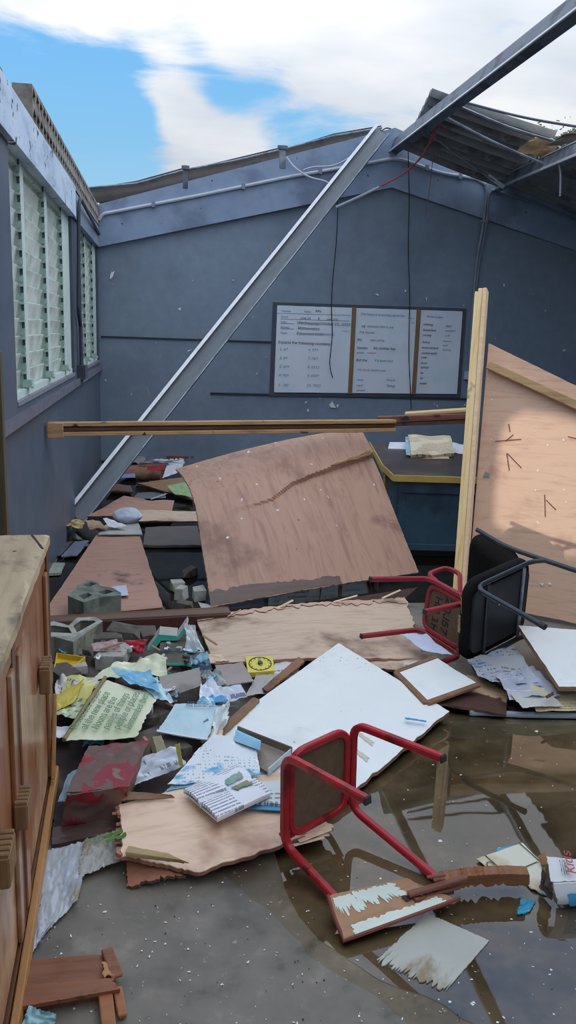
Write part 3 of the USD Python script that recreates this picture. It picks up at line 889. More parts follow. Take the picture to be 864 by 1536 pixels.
for u, v, h, ink, s in [(.20, .045, .036, 'k', 'Mrs'), (.12, .125, .030, 'k', 'June 15'), (.215, .125, .030, 'k', '&'), (.26, .13, .028, 'k', 'June (15)'), (.105, .185, .044, 'k', 'Wednesday'), (.225, .185, .040, 'k', 'October 15, 2025'),
                        (.11, .245, .040, 'k', 'Mathematics'), (.105, .305, .040, 'k', 'Expanded form'), (.225, .305, .036, 'g', '(Revision)'), (.01, .41, .040, 'k', 'Expand the following numbers'),
                        (.02, .05, .028, 'b', 'Teacher'), (.14, .05, .028, 'b', 'Name'), (.02, .115, .028, 'b', 'Grade'), (.02, .175, .028, 'b', 'Date'), (.02, .235, .028, 'b', 'Subject'), (.02, .30, .028, 'b', 'Topic'),
                        (.02, .49, .036, 'g', '1. 67'), (.02, .59, .036, 'g', '2. 89'), (.02, .69, .036, 'g', '3. 329'), (.02, .79, .036, 'g', '4. 909'), (.02, .905, .036, 'g', '5. 787'),
                        (.17, .49, .036, 'g', '6. 577'), (.17, .59, .036, 'g', '7. 767'), (.17, .69, .036, 'g', '8. 6311'), (.17, .79, .036, 'g', '9. 6589'), (.17, .905, .036, 'g', '10. 7423'),
                        (.44, .06, .034, 'b', 'The Noun is a naming word the'), (.45, .20, .038, 'k', 'oy'), (.48, .20, .036, 'g', 'express there are'), (.44, .27, .036, 'g', 'the house'), (.43, .36, .038, 'k', 'My'), (.50, .36, .034, 'g', 'was white'),
                        (.43, .455, .036, 'k', 'Sandra'), (.52, .455, .036, 'k', 'My mother has'), (.43, .51, .032, 'g', 'water'), (.49, .51, .032, 'r', 'colour'), (.43, .60, .038, 'k', 'But the'), (.53, .60, .036, 'g', "it's your turn"), (.44, .71, .030, 'g', 'the words listed to use'),
                        (.44, .83, .032, 'b', 'noun'), (.60, .83, .034, 'g', 'Nouns'), (.44, .90, .034, 'g', 'verb'), (.60, .90, .034, 'g', 'Things'), (.44, .955, .030, 'g', 'adverb'),
                        (.80, .065, .028, 'b', 'Words to learn'), (.785, .16, .034, 'k', 'shining'), (.785, .225, .034, 'k', 'breakfast'), (.785, .285, .034, 'k', 'young'), (.785, .37, .034, 'k', 'funny'), (.785, .435, .034, 'k', 'everywhere'), (.785, .50, .034, 'k', 'underneath'),
                        (.785, .55, .034, 'k', 'year'), (.785, .62, .034, 'k', 'hour'), (.785, .67, .032, 'k', 'splash'), (.785, .74, .034, 'k', 'lie'), (.785, .80, .032, 'k', 'lip'), (.785, .865, .032, 'k', 'water'),
                        (.91, .17, .030, 'k', 'learn'), (.91, .225, .030, 'g', 'weather'), (.91, .285, .030, 'g', 'soft'), (.90, .35, .030, 'g', 'heaven'), (.90, .40, .030, 'g', 'wait'), (.90, .455, .030, 'g', 'stretch')]:
    p = wpt(u, v + .02, YF - .0005)
    notes[ink].append(letters(s, h * .82, frame(p, (1, 0, -.012), (0, -1, 0)), .0015, shear=.22))
for u0, u1, v in ((.0, .40, .085), (.02, .395, .15), (.02, .10, .2), (.02, .10, .26), (.35, .395, .27), (.70, .745, .1), (.72, .745, .15)):
    notes['g'].append(wquad(u0, u1 - .01, YF - .001, .002, v, v + .006))
for k_, m_ in notes.items():
    wb_.part('handwriting', cat(m_), INK[k_], smooth=False)

# ================================================================== timbers, boards and furniture
M_TIMBER = mat('timber', [C(136, 104, 68), C(188, 150, 106), C(200, 162, 116)], scale=5, stretch=(.8, 9, 9), rough=.65, bump=.2, second=C(70, 50, 36), sscale=9, scut=(.66, .72))
M_TIMBER_D = mat('timber_dark', [C(78, 52, 34), C(118, 82, 54)], scale=5, stretch=(.8, 9, 9), rough=.6, bump=.2)
M_TIMBER_R = mat('timber_red', [C(102, 58, 44), C(146, 92, 70)], scale=5, stretch=(.8, 9, 9), rough=.6, bump=.2, second=C(56, 34, 28), sscale=7, scut=(.62, .7))
M_PLY = mat('plywood', [C(150, 112, 94), C(182, 142, 120), C(188, 150, 128)], scale=3.2, stretch=(5, .7, 5), rough=.55, bump=.12, blotch=C(128, 92, 78), bscale=1.5, bcut=(.52, .70), distort=1.6, second=C(104, 74, 62), sscale=9, scut=(.70, .76))
M_PLY2 = ply('plywood_pale', C(234, 204, 176), C(210, 176, 148), C(178, 140, 116))
M_PLY_RED = ply('plywood_red', C(168, 118, 94), C(130, 86, 68), C(80, 54, 46))
M_PLY_WET = ply('plywood_wet', C(112, 80, 64), C(80, 56, 46), C(44, 34, 32), rough=.35)
M_PLY_EDGE = mat('ply_edge', [C(104, 72, 50), C(168, 124, 90), C(120, 84, 60)], scale=6, stretch=(1, 1, 60), rough=.8, bump=.3)

# the long timber lying level across the room, from the left wall to the leaning frame
ta, tb = np.array([-.745, 5.41, .972]), PY(592, 639, 5.98)
tim = Thing('long_timber', 'long brown laminated timber lying level from the left wall across the room', 'timber', frame(ta, tb - ta))
for k, (dz, w, m) in enumerate(((.036, .05, M_TIMBER), (.004, .042, M_TIMBER_D), (-.028, .052, M_TIMBER))):
    tim.part('lamination', bar(ta + [0, .01 if k == 1 else 0, dz], tb + [0, .01 if k == 1 else 0, dz], w, .028, r=.004), m)
tim.part('end_block', bar(ta + [.0, -.035, .0], ta + [.10, -.032, 0], .02, .098), M_TIMBER)
p = ta + (tb - ta) * .13 + [0, -.03, .030]
tim.part('paint_mark', bar(p - [.055, 0, 0], p + [.055, .024, 0], .008, .02), mat('teal_paint', [C(64, 150, 132), C(80, 168, 150)], rough=.6), label='dab of green paint')
ua, ub = PY(566, 632, 6.25), PY(716, 627, 6.1)
tm2 = Thing('short_timber', 'reddish timber with a pale fresh top, lying at the right end of the long one', 'timber', frame(ua, ub - ua))
tm2.part('board', bar(ua + [0, 0, .02], ub + [0, 0, .02], .07, .038), M_TIMBER_R)
tm2.part('board', bar(ua + [0.05, .01, -.024], ub + [0, .01, -.024], .06, .03), M_TIMBER_R)
tm2.part('top_board', bar(ua + [.25, .09, .055], ub + [0, .07, .062], .16, .022), mat('timber_fresh', [C(206, 170, 112), C(226, 194, 140)], scale=5, stretch=(.8, 9, 9), rough=.6), label='pale fresh-cut board')

# the big plywood sheet leaning in the middle
cp = [PY(275, 656, 5.80), PY(546, 645, 6.12), P(630, 858, .06), P(316, 913, .012)]
pw = Thing('plywood_sheet', 'big warped brown plywood sheet leaning back in the middle of the room', 'plywood', frame((cp[2] + cp[3]) / 2, cp[1] - cp[0], facing(cp)))


CRACK = lambda U: np.interp(U, [0, .1, .36, .5, .72, 1.0], [.56, .53, .47, .37, .285, .19])


def big_warp(U, V):
    o = -.34 * np.clip(1 - (U * 1.15 + V * 2.2), 0, 1) ** 1.5 - .16 * np.clip(U - .90, 0, 1) * 8 * np.clip(.25 - V, 0, 1)
    o = o + .035 * np.sin(U * 3.3 + .4) * np.sin(V * 2.6)
    d = V - CRACK(U)
    return o + np.where(d < 0, .030 * np.clip(U * 1.5 - .15, .05, 1) * np.exp(-(d / .16) ** 2), -.010 * np.clip(U * 1.5 - .15, .05, 1) * np.exp(-(d / .10) ** 2))


pw.part('veneer', slab(cp, 80, 110, .014, big_warp, (.006, .004, .008, .006), 5), M_PLY, smooth=40)
n_ = facing(cp)


def on_sheet(c, u, v, lift=0.0, warp=None):
    c = np.asarray(c)
    q = (1 - u) * (1 - v) * c[0] + u * (1 - v) * c[1] + u * v * c[2] + (1 - u) * v * c[3]
    return q + facing(c) * (lift + (float(warp(np.array(u), np.array(v))) if warp is not None else 0))


sp = [on_sheet(cp, u, float(CRACK(u)) - .012, .012, big_warp) for u in (.72, .80, .90, .985)]
for k in range(3):
    q = [sp[0] + n_ * .002 * k, sp[3] + n_ * .012 * k + [0, 0, .025 - .02 * k], sp[3] + n_ * (.01 + .01 * k) - [0, 0, .035 + .012 * k], sp[0] - [0, 0, .012]]
    pw.part('splinter', slab(q, 12, 3, .004, crumple(.012, 4, k), (.012, 0, .014, 0), k), ply('ply_raw', C(196, 160, 116), C(160, 120, 84)), label='torn strip of veneer along the crack')
g_ = np.random.default_rng(4)
uv = [(.09, .07), (.35, .06), (.50, .02), (.74, .05), (.60, .12), (.75, .11), (.83, .23), (.62, .255), (.31, .36), (.22, .45), (.20, .56), (.63, .42), (.66, .47), (.53, .48), (.38, .535), (.94, .40), (.96, .66), (.65, .66), (.15, .28), (.12, .66)]
big = flecks([on_sheet(cp, u, v, .001, big_warp) for u, v in [(.09, .07), (.31, .36), (.35, .06)]], n_, .024, 3)
pw.part('paint_chip', cat([big, flecks([on_sheet(cp, u, v, .001, big_warp) for u, v in uv], n_, .013, 4)]), WHITE_CHIP, smooth=False, kind='stuff')

pw.part('wet_edge', slab([on_sheet(cp, .0, .90), on_sheet(cp, .60, .945), on_sheet(cp, .60, .995), on_sheet(cp, .0, .995)], 40, 8, .001, lambda U, V: big_warp(U * .6, .9 + .1 * V) + .002, (.028, .02, .004, .004), 12), mat('wet_ply', [C(84, 70, 66), C(112, 88, 78)], scale=5, stretch=(.8, 6, 6), rough=.35), label='dark soaked lower edge')
# teacher's desk behind it
ZD = .64
M_DTOP = mat('desk_top', [C(44, 38, 38), C(60, 52, 50)], scale=4, rough=.4, bump=.03, spec=.25, blotch=C(70, 60, 56), bscale=2)
M_DBODY = mat('desk_teal', [C(48, 76, 94), C(62, 92, 110)], scale=5, rough=.5, bump=.05, blotch=C(40, 62, 78), bscale=1.5)
M_DEDGE = mat('desk_edge', [C(176, 146, 74), C(204, 174, 96)], scale=8, rough=.5, bump=.05)
desk = Thing('teacher_desk', 'teal desk with a dark worn top and yellow edging behind the leaning boards', 'desk', frame((2.6, 6.5, 0)))
outl = [P(575, 697, ZD)[:2], P(591, 712, ZD)[:2], P(695, 714, ZD)[:2] + [.75, -.12], [3.35, 7.45], P(565, 668, ZD)[:2] + [.0, .25]]
top = trimesh.creation.extrude_polygon(sg.Polygon(outl), .022, engine='earcut')
top.apply_translation((0, 0, ZD - .022))
desk.part('desk_top', top, M_DTOP, smooth=False)
edge = [np.array([*outl[k], ZD - .026]) for k in (4, 0, 1, 2)]
desk.part('edge_trim', sweep(rounded_path(edge, .02, 3), square(.016, .05), up=(0, 0, 1)), M_DEDGE)
inner = sg.Polygon(outl).buffer(-.035, join_style=2)
body = trimesh.creation.extrude_polygon(inner, ZD - .05 - .06, engine='earcut')
body.apply_translation((0, 0, .06))
desk.part('cabinet_body', body, M_DBODY, smooth=False)
fa, fb = np.array([*outl[1], 0]) + [.05, .028, 0], np.array([*outl[2], 0]) + [-.05, .028, 0]
for za, zb in ((.50, .585), (.06, .11)):
    desk.part('rail', bar(fa + [0, 0, (za + zb) / 2], fb + [0, 0, (za + zb) / 2], .016, zb - za, r=.002), M_DBODY)
for q in (fa, fb):
    desk.part('stile', bar(q + [.03 if q is fa else -.03, 0, .07], q + [.03 if q is fa else -.03, 0, .58], .06, .016, (0, 1, 0), .002), M_DBODY)
desk.part('plinth', cat([bar(fa + [.05, .06, .03], fb + [-.05, .06, .03], .03, .06)]), M_BLACK)
e0, e1 = np.array([*outl[4], 0]), np.array([*outl[0], 0])
desk.part('side_frame', cat([bar(e1 + [.03, -.01, .08], e1 + [.03, -.01, .57], .04, .04, (0, 1, 0)), bar(e1 + [.02, .02, .57], e0 + [.03, -.03, .57], .03, .04)]), M_DEDGE)

# things on the desk
M_PAGE = printed('book_pages', C(224, 210, 180), C(120, 104, 84), 160, .4)


def open_book(name, label, c, th, page, cover, sag=.02, group=None, page2=None):
    """An open book lying on its back: quad TL, TR, BR, BL with the spine down the middle."""
    t = Thing(name, label, 'book', quad_frame(c), group)
    c = np.asarray(c, float)
    n = facing(c)
    m0, m1 = (c[0] + c[1]) / 2, (c[3] + c[2]) / 2
    halves = ([c[0], m0, m1, c[3]], [m0, c[1], c[2], m1])
    for k, hq in enumerate(halves):
        w = (lambda U, V, k=k: th + sag * np.sin(np.pi * np.clip((1 - U) if k == 0 else U, 0, 1)) ** .8 * (1 - .6 * ((1 - U) if k == 0 else U)) - th * .9 * (((U) if k == 0 else (1 - U)) > .97))
        t.part('page_block', slab(hq, 12, 4, max(th * .9, .002), w, (0, .002, 0, .002), k), page if k == 0 else (page2 or page))
    t.part('cover', slab([c[0], c[1], c[2], c[3]], 2, 1, .003, n=n), cover, smooth=False)
    return t


z = ZD + .002
c = [P(612, 652, z + .12), P(676, 654, z + .12), P(681, 681, z + .03), P(617, 683, z + .03)]
bk = Thing('open_book', 'thick open book lying face up on the dark desk top', 'book', quad_frame(c))
bk.part('page_block', slab(c, 14, 8, .028, lambda U, V: .02 * np.sin(V * 3.1) + .006 * np.sin(U * 9), (.004, .004, .004, .0), 3), printed('book_pages', C(224, 210, 180), C(120, 104, 84), 160, .4), label='yellowed pages fanned open')
c2 = [P(608, 655, z + .10), P(620, 653, z + .12), P(622, 684, z + .02), P(609, 682, z + .02)]
bk.part('cover', slab(c2, 4, 6, .006, crumple(.01, 3, 2)), mat('cover_blue', [C(70, 140, 190), C(160, 200, 220), C(60, 70, 90)], scale=14, rough=.4), label='blue and white cover')
c3 = [P(622, 676, z + .03), P(672, 679, z + .03), P(674, 688, z), P(618, 688, z)]
bk.part('page_block', slab(c3, 8, 3, .03, crumple(.006, 3, 3)), printed('book_pages_red', C(206, 180, 150), C(150, 60, 56), 140, .35))
c = [P(586, 664, z + .02), P(612, 664, z + .02), P(612, 674, z), P(582, 673, z)]
single('rolled_paper', slab(c, 8, 5, .003, lambda U, V: .03 * np.sin(V * 3.1)), mat('paper_white', [C(206, 210, 218), C(226, 228, 232)], rough=.6), 'small rolled white paper left of the book on the desk', 'paper', quad_frame(c))
c = [P(676, 664, z + .02), P(698, 666, z + .02), P(698, 682, z), P(678, 680, z)]
single('loose_paper', slab(c, 8, 5, .003, crumple(.02, 3, 6)), mat('paper_white', [C(206, 210, 218), C(226, 228, 232)], rough=.6), 'white paper scrap right of the book on the desk', 'paper', quad_frame(c))
c = [PY(560, 650, 6.6), PY(584, 650, 6.6), PY(588, 668, 6.5), PY(562, 668, 6.5)]

# leaning partition: post, cross rail and board, lit through the added hole in the left wall
bd_n = BOARD[1] if np.dot(BOARD[1], EYE - BOARD[0]) > 0 else -BOARD[1]
BOFF = (BOARD[0] - bd_n * .012, bd_n)
ptn = Thing('leaning_partition', 'tall partition of pale plywood on a rough yellow post, leaning at the right edge', 'partition', frame(B1, B2 - B1, bd_n))
xr = (B2 - B1) / np.linalg.norm(B2 - B1)
pc = [PL(733, 514, BOFF), PL(864, 578, BOFF), PL(864, 936, BOFF), PL(700, 903, BOFF)]
ext = (pc[1] - pc[0]) * .55
pc2 = [pc[0], pc[1] + ext, pc[2] + (pc[2] - pc[3]) * .42, pc[3]]
M_PANEL = ply('partition_ply', C(216, 176, 146), C(194, 152, 124), C(178, 136, 112), rough=.5)
ptn.part('board', slab(pc2, 30, 30, .012, lambda U, V: .012 * np.sin(U * 4) * np.sin(V * 3), (.003, 0, .006, 0), 3, n=bd_n), M_PANEL)
pt, pbm = PL(725, 438, BOARD), PL(694, 905, BOARD)
pd = (pbm - pt) / np.linalg.norm(pbm - pt)
side = np.cross(bd_n, pd)
side = side if side[0] > 0 else -side
for k, (o, w, m, zt) in enumerate(((-.030, .022, M_TIMBER, .02), (-.006, .026, mat('timber_yellow', [C(214, 174, 112), C(246, 214, 156), C(250, 222, 168)], scale=4, stretch=(9, .7, 9), rough=.6, bump=.2, second=C(96, 76, 56), sscale=5, scut=(.64, .74)), 0.0), (.022, .026, M_TIMBER, .0))):
    ptn.part('post', bar(pt + side * o + bd_n * .035 + pd * zt, pbm + side * (o - .012) + bd_n * .035, w, .075, bd_n, .004), LOOKS['timber_yellow'] if k < 2 else mat('timber_pale', [C(228, 192, 150), C(248, 218, 182)], scale=4, stretch=(.7, 9, 9), rough=.6), label=['', '', ''][k] or None)  # the right strip of the post is paler wood
ptn.part('cross_rail', bar(PL(733, 549, BOARD) + bd_n * .02, PL(864, 606, BOARD) + bd_n * .02 + ext, .05, .045, bd_n), M_TIMBER)
pts = [PL(*q, BOARD) for q in [(798, 657), (807, 705), (834, 720), (809, 783), (812, 840), (825, 875), (820, 843), (803, 735), (849, 752), (857, 765), (737, 658), (777, 664), (845, 660), (852, 840), (846, 735), (737, 600), (732, 568), (800, 640), (760, 690), (822, 668)]]
ptn.part('paint_chip', cat([flecks(pts, bd_n, .010, 5), flecks([PL(812, 876, BOARD), PL(808, 783, BOARD)], bd_n, .02, 6)]), WHITE_CHIP, smooth=False, kind='stuff')
scr = [((743, 662), (782, 659)), ((758, 662), (770, 652)), ((760, 680), (764, 706)), ((761, 680), (782, 702)), ((817, 742), (818, 775)), ((819, 750), (834, 765)), ((765, 648), (763, 636)), ((852, 655), (872, 660))]
ptn.part('scratch', cat([bar(PL(*a, BOARD) + bd_n * .001, PL(*b, BOARD) + bd_n * .001, .006, .002, bd_n, .0004) for a, b in scr]), mat('scratch', [C(112, 62, 50), C(126, 78, 60)], rough=.8), smooth=False, kind='stuff')
p = PL(728, 712, BOARD)
ptn.part('paint_mark', flecks([p], bd_n, .028, 9), mat('teal_mark', [C(110, 130, 140), C(126, 146, 150)], rough=.7), smooth=False)
# strut that keeps it from falling
sm = PL(800, 560, BOARD)
ptn.part('rear_strut', bar(sm - bd_n * .03, np.array([sm[0] + .45, sm[1] + 1.2, .02]), .045, .045), M_TIMBER)

# ------------------------------------------------------------------ wooden cabinet at the left
M_VARN = mat('varnished_wood', [C(96, 58, 38), C(136, 88, 58), C(152, 104, 72)], scale=3, stretch=(9, 9, .7), rough=.28, bump=.06, blotch=C(196, 164, 132), bscale=1.7, bcut=(.48, .66), bstretch=(1, 1, .7))  # pale blotches: worn varnish plus a hazy highlight put into the colour
M_VARN_D = mat('varnished_dark', [C(62, 36, 22), C(92, 56, 34)], scale=3, stretch=(9, 9, .7), rough=.35, bump=.06)
M_CTOP = mat('cabinet_top', [C(144, 126, 98), C(184, 164, 132), C(196, 176, 144)], scale=4, stretch=(5, .8, 5), rough=.6, bump=.15, blotch=C(70, 60, 50), bscale=3.2, bcut=(.5, .66), second=C(56, 48, 42), sscale=14, scut=(.66, .72))
M_CTRIM = mat('cabinet_trim', [C(150, 104, 58), C(186, 138, 84)], scale=5, stretch=(5, .8, 5), rough=.5, bump=.1)
ang = math.atan2(.0385, 1)
cM = frame((-.402, 2.80, 0), (math.cos(ang), math.sin(ang), 0))      # local: x out into the room, y towards the far wall
cb = Thing('wooden_cabinet', 'varnished brown cupboard with a worn stained top along the left edge', 'cupboard', cM)
H = .93
lb = lambda a, b, r=.003: (lambda m: (m.apply_translation((np.array(a) + np.array(b)) / 2), m)[1])(bevel_box(np.abs(np.array(b) - np.array(a)), r))
cb.part('top', slab([(-.40, .03, H), (.012, .03, H), (.012, -1.9, H), (-.40, -1.9, H)], 30, 50, .03, lambda U, V: .003 * np.sin(V * 9) - .004 * (U > .96), (.006, .004, 0, 0), 3, n=(0, 0, 1)), M_CTOP, local=True)
cb.part('carcass', cat([lb((-.40, -1.88, .03), (-.03, .0, H - .03)), ]), M_VARN_D, local=True)
cb.part('post', lb((-.05, -.055, 0), (.004, .012, H - .03)), M_VARN_D, local=True)
cb.part('post', lb((-.05, -.86, 0), (.0, -.80, H - .03)), M_VARN_D, local=True)
cb.part('post', lb((-.05, -1.66, 0), (.0, -1.60, H - .03)), M_VARN_D, local=True)
cb.part('top_rail', lb((-.05, -1.88, H - .10), (-.002, 0, H - .03)), mat('rail_brown', [C(112, 70, 40), C(140, 92, 56)], scale=3, stretch=(6, .8, 6), rough=.4), local=True)
cb.part('base_rail', lb((-.05, -1.88, .0), (.002, 0, .075)), M_VARN_D, local=True)
for k, (ya, yb) in enumerate(((-.80, -.06), (-1.60, -.865))):
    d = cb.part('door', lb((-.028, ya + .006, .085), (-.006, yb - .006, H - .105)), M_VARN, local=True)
    for a, b in (((-.006, ya + .006, .085), (.006, ya + .07, H - .105)), ((-.006, yb - .06, .085), (.006, yb - .006, H - .105))):
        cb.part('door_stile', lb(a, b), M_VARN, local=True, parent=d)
tr = [(.012, -.04, .06), (.016, -1.5, .035)]
cb.part('trim_strip', bar(tr[0], tr[1], .020, .05), M_CTRIM, local=True, label='pale loose trim strip along the foot')
cb.part('trim_strip', bar((.014, -.16, .10), (.016, -.03, .36), .035, .012, (1, 0, 0)), M_CTRIM, local=True, label='short pale strip split off beside the far post')


def grooved(c, s, along=1):
    """A small block of wood with a grooved upper end."""
    c, s = np.array(c, float), np.array(s, float)
    ms = [lb(c - s / 2, c + s / 2, .004)]
    n = 5
    for k in range(n):
        y = c[1] - s[1] / 2 + (k + .5) * s[1] / n
        q = lb((c[0] - s[0] * .45, y - s[1] / n * .36, c[2] + s[2] / 2 - .004), (c[0] + s[0] * .45, y + s[1] / n * .36, c[2] + s[2] / 2 + .008), .002)
        ms.append(q)
    return cat(ms)


inv = np.linalg.inv(cM)
for q, s in (((71, 1014), (.034, .10, .085)), ((37, 1213), (.034, .085, .07)), ((10, 1290), (.034, .10, .075))):
    w_ = PX(*q, -.395 + .0385 * 0)
    for _ in range(4):
        xx = -.402 + (2.80 - w_[1]) * .0385 + .02
        w_ = PX(*q, xx)
    l_ = (inv @ np.r_[w_, 1])[:3]
    l_[0] = .016
    cb.part('wood_pull', grooved(l_, s), mat('pull_wood', [C(104, 76, 46), C(140, 106, 68)], scale=5, stretch=(8, 8, 1), rough=.6, bump=.2), local=True, label='rough wooden pull block')
cb.part('crack', bar((-.05, .022, H + .001), (.004, -.16, H + .001), .008, .004), M_BLACK, local=True)
single('upright_plank', cat([bar((-.735, 3.76, 0), (-.735, 3.76, 1.52), .055, .05, (0, 1, 0))]), mat('plank_olive', [C(66, 58, 40), C(96, 82, 56)], scale=4, stretch=(9, 9, .8), rough=.6, second=C(60, 120, 92), sscale=3, scut=(.68, .7)), 'narrow upright plank at the left edge between cupboard and window', 'plank', frame((-.735, 3.76, 0)))

# ================================================================== chairs
M_REDP = mat('red_paint', [C(146, 24, 34), C(178, 38, 48)], scale=6, rough=.32, bump=.08, second=C(60, 30, 28), sscale=26, scut=(.66, .72), blotch=C(104, 20, 26), bscale=5)
M_REDP2 = mat('red_paint_dull', [C(130, 34, 44), C(156, 44, 54)], scale=6, rough=.45, bump=.08, second=C(58, 32, 30), sscale=26, scut=(.66, .72))
M_HARD = mat('hardboard', [C(88, 68, 50), C(112, 90, 68)], scale=30, rough=.7, bump=.2, blotch=C(76, 56, 42), bscale=4)
M_FERRULE = mat('ferrule', [C(34, 30, 30), C(48, 42, 42)], rough=.6)


def school_chair(name, label, R, T, w, d, L, a, b, m, back=.30, text=None, skip=()):
    """A small school chair in its own frame: seat in z = 0 with its front at y = 0, legs towards -z, back loop towards +z at the rear."""
    M = np.eye(4)
    M[:3, :3], M[:3, 3] = np.array(R), T
    if np.linalg.det(M[:3, :3]) < 0:
        raise ValueError('mirrored')
    t = Thing(name, label, 'chair', M, None)
    s = square(.024, .024, .18)
    for k, sx in enumerate((-1, 1)):
        x = sx * (w / 2)
        xt = sx * (w / 2 + .012)
        pts = [(xt, -a, -L), (x, 0, 0), (x, d, 0), (xt, d + b, -L)]
        t.part('leg_frame', sweep(rounded_path(pts, .055, 7), s, up=(1, .001, 0)), m, local=True)
        for q, n in ((pts[0], pts[1]), (pts[3], pts[2])):
            q, n = np.array(q), np.array(n)
            e = (q - n) / np.linalg.norm(q - n)
            t.part('leg_cap', bar(q - e * .004, q + e * .006, .0255, .0255, (1, 0, 0), .003), M_FERRULE, local=True)
    wi, y0, y1 = w / 2 - .026, .012, d - .012
    ring = rounded_path([(-wi, y0, .004), (wi, y0, .004), (wi, y1, .004), (-wi, y1, .004)], .06, 6, True)
    t.part('seat_frame', sweep(ring, square(.024, .022, .18), True, up=(0, 0, 1)), m, local=True)
    pan = trimesh.creation.extrude_polygon(sg.Polygon(ring[:, :2]).buffer(.004), .008, engine='earcut')
    pan.apply_translation((0, 0, .004))
    pn = t.part('seat', pan, M_HARD, local=True, label='brown hardboard seat, seen from below')
    wb2 = w / 2 - .035
    loop = [(-wb2, d - .02, .0), (-wb2, d + .03, .06), (-wb2, d + .05, back), (wb2, d + .05, back), (wb2, d + .03, .06), (wb2, d - .02, .0)]
    t.part('back_frame', sweep(rounded_path(loop, .05, 6), circle(.011, 8)), m, local=True)
    bp = slab([(-wb2, d + .05, back - .02), (wb2, d + .05, back - .02), (wb2, d + .042, back - .14), (-wb2, d + .042, back - .14)], 8, 4, .008, n=(0, 1, 0))
    t.part('backrest', bp, M_HARD, local=True)
    if text:
        ms = []
        for (s_, u, v, h, ang_) in text:
            q = meshkit.text_mesh(s_, h, .001, True)
            q.apply_translation((-(q.bounds[0] + q.bounds[1])[0] / 2, -(q.bounds[0] + q.bounds[1])[1] / 2, 0))
            q.apply_transform(trimesh.transformations.rotation_matrix(ang_, [0, 0, 1]))
            q.apply_transform(np.array([[1, 0, 0, u], [0, -1, 0, v], [0, 0, -1, .0036], [0, 0, 0, 1.0]]))
            ms.append(q)
        t.part('lettering', cat(ms), mat('ink_black', [C(24, 22, 22), C(32, 30, 30)], rough=.6), local=True, parent=pn, smooth=False)
    return t


school_chair('red_chair', 'bright red steel school chair tipped on its back in the puddle, nearest the camera',
             [[0.8472, 0.032, -0.5303], [0.529, 0.0397, 0.8477], [0.0482, -0.9987, 0.0167]], [0.4909, 2.3126, 0.3898], .296, .315, .359, .039, .06, M_REDP, .34)
school_chair('red_chair', 'dull red school chair on its side behind the black one, marked underneath in black',
             [[0.0795, 0.3926, 0.9163], [-0.0694, -0.9148, 0.398], [0.9944, -0.0952, -0.0455]], [1.3789, 3.9761, 0.2467], .295, .319, .363, .046, .059, M_REDP2, .07,
             text=[('2OJ57', .0, .165, .046, math.pi), ('HN 1H', -.02, .09, .046, math.pi)])

rc2 = stage.GetPrimAtPath('/World/red_chair_001')
_i = np.linalg.inv(np.array(UsdGeom.Xformable(rc2).GetLocalTransformation()).T)
_lp = [np.r_[p_, 1] for p_ in (PY(655, 872, 3.97), PY(641, 861, 4.08), PY(669, 851, 4.16), PY(690, 860, 4.10), PY(690, 892, 3.9))]
_m = sweep(rounded_path([(_i @ p_)[:3] for p_ in _lp], .05, 6), square(.022, .022, .18))
usdkit.mesh(stage, numbered('/World/red_chair_001/back_frame'), _m, M_REDP2, smooth=30)

# ---- black upholstered chair
M_FABRIC = mat('black_fabric', [C(17, 17, 18), C(27, 27, 28)], scale=60, rough=.95, bump=.4, spec=.2, second=C(84, 74, 52), sscale=7, scut=(.74, .75))
M_PAN = mat('black_pan', [C(22, 23, 25), C(32, 33, 36)], scale=10, rough=.55, bump=.1, second=C(120, 122, 120), sscale=22, scut=(.75, .77))
M_TUBE = mat('black_tube', [C(26, 30, 36), C(38, 43, 50)], scale=8, rough=.3, bump=.02, second=C(22, 24, 28), sscale=12, scut=(.6, .66))


def pillow(w, d, t, r=.09, n=1.0):
    """A rounded cushion: outline w x d, thickness t, centred."""
    base = sg.box(-w / 2 + r, -d / 2 + r, w / 2 - r, d / 2 - r).buffer(r, 8)
    rings = []
    for z, o in ((-t / 2, -.030), (-t / 2 + .006, -.010), (-t / 2 + .016, 0), (t / 2 - .022, 0), (t / 2 - .008, -.010), (t / 2, -.034)):
        q = base.buffer(o)
        c = [np.array(q.exterior.interpolate(k / 64, True).coords[0]) for k in range(64)]
        rings.append(np.c_[np.array(c), np.full(64, z)])
    v = np.vstack(rings + [[[0, 0, -t / 2]], [[0, 0, t / 2 + .012]]])
    f = []
    for i in range(len(rings) - 1):
        for k in range(64):
            k2 = (k + 1) % 64
            f += [[i * 64 + k, i * 64 + k2, (i + 1) * 64 + k2], [i * 64 + k, (i + 1) * 64 + k2, (i + 1) * 64 + k]]
    N = len(rings) * 64
    for k in range(64):
        k2 = (k + 1) % 64
        f += [[N, k2, k], [N + 1, N - 64 + k, N - 64 + k2]]
    m = trimesh.Trimesh(v, f, process=False)
    if m.volume < 0:
        m.invert()
    return m


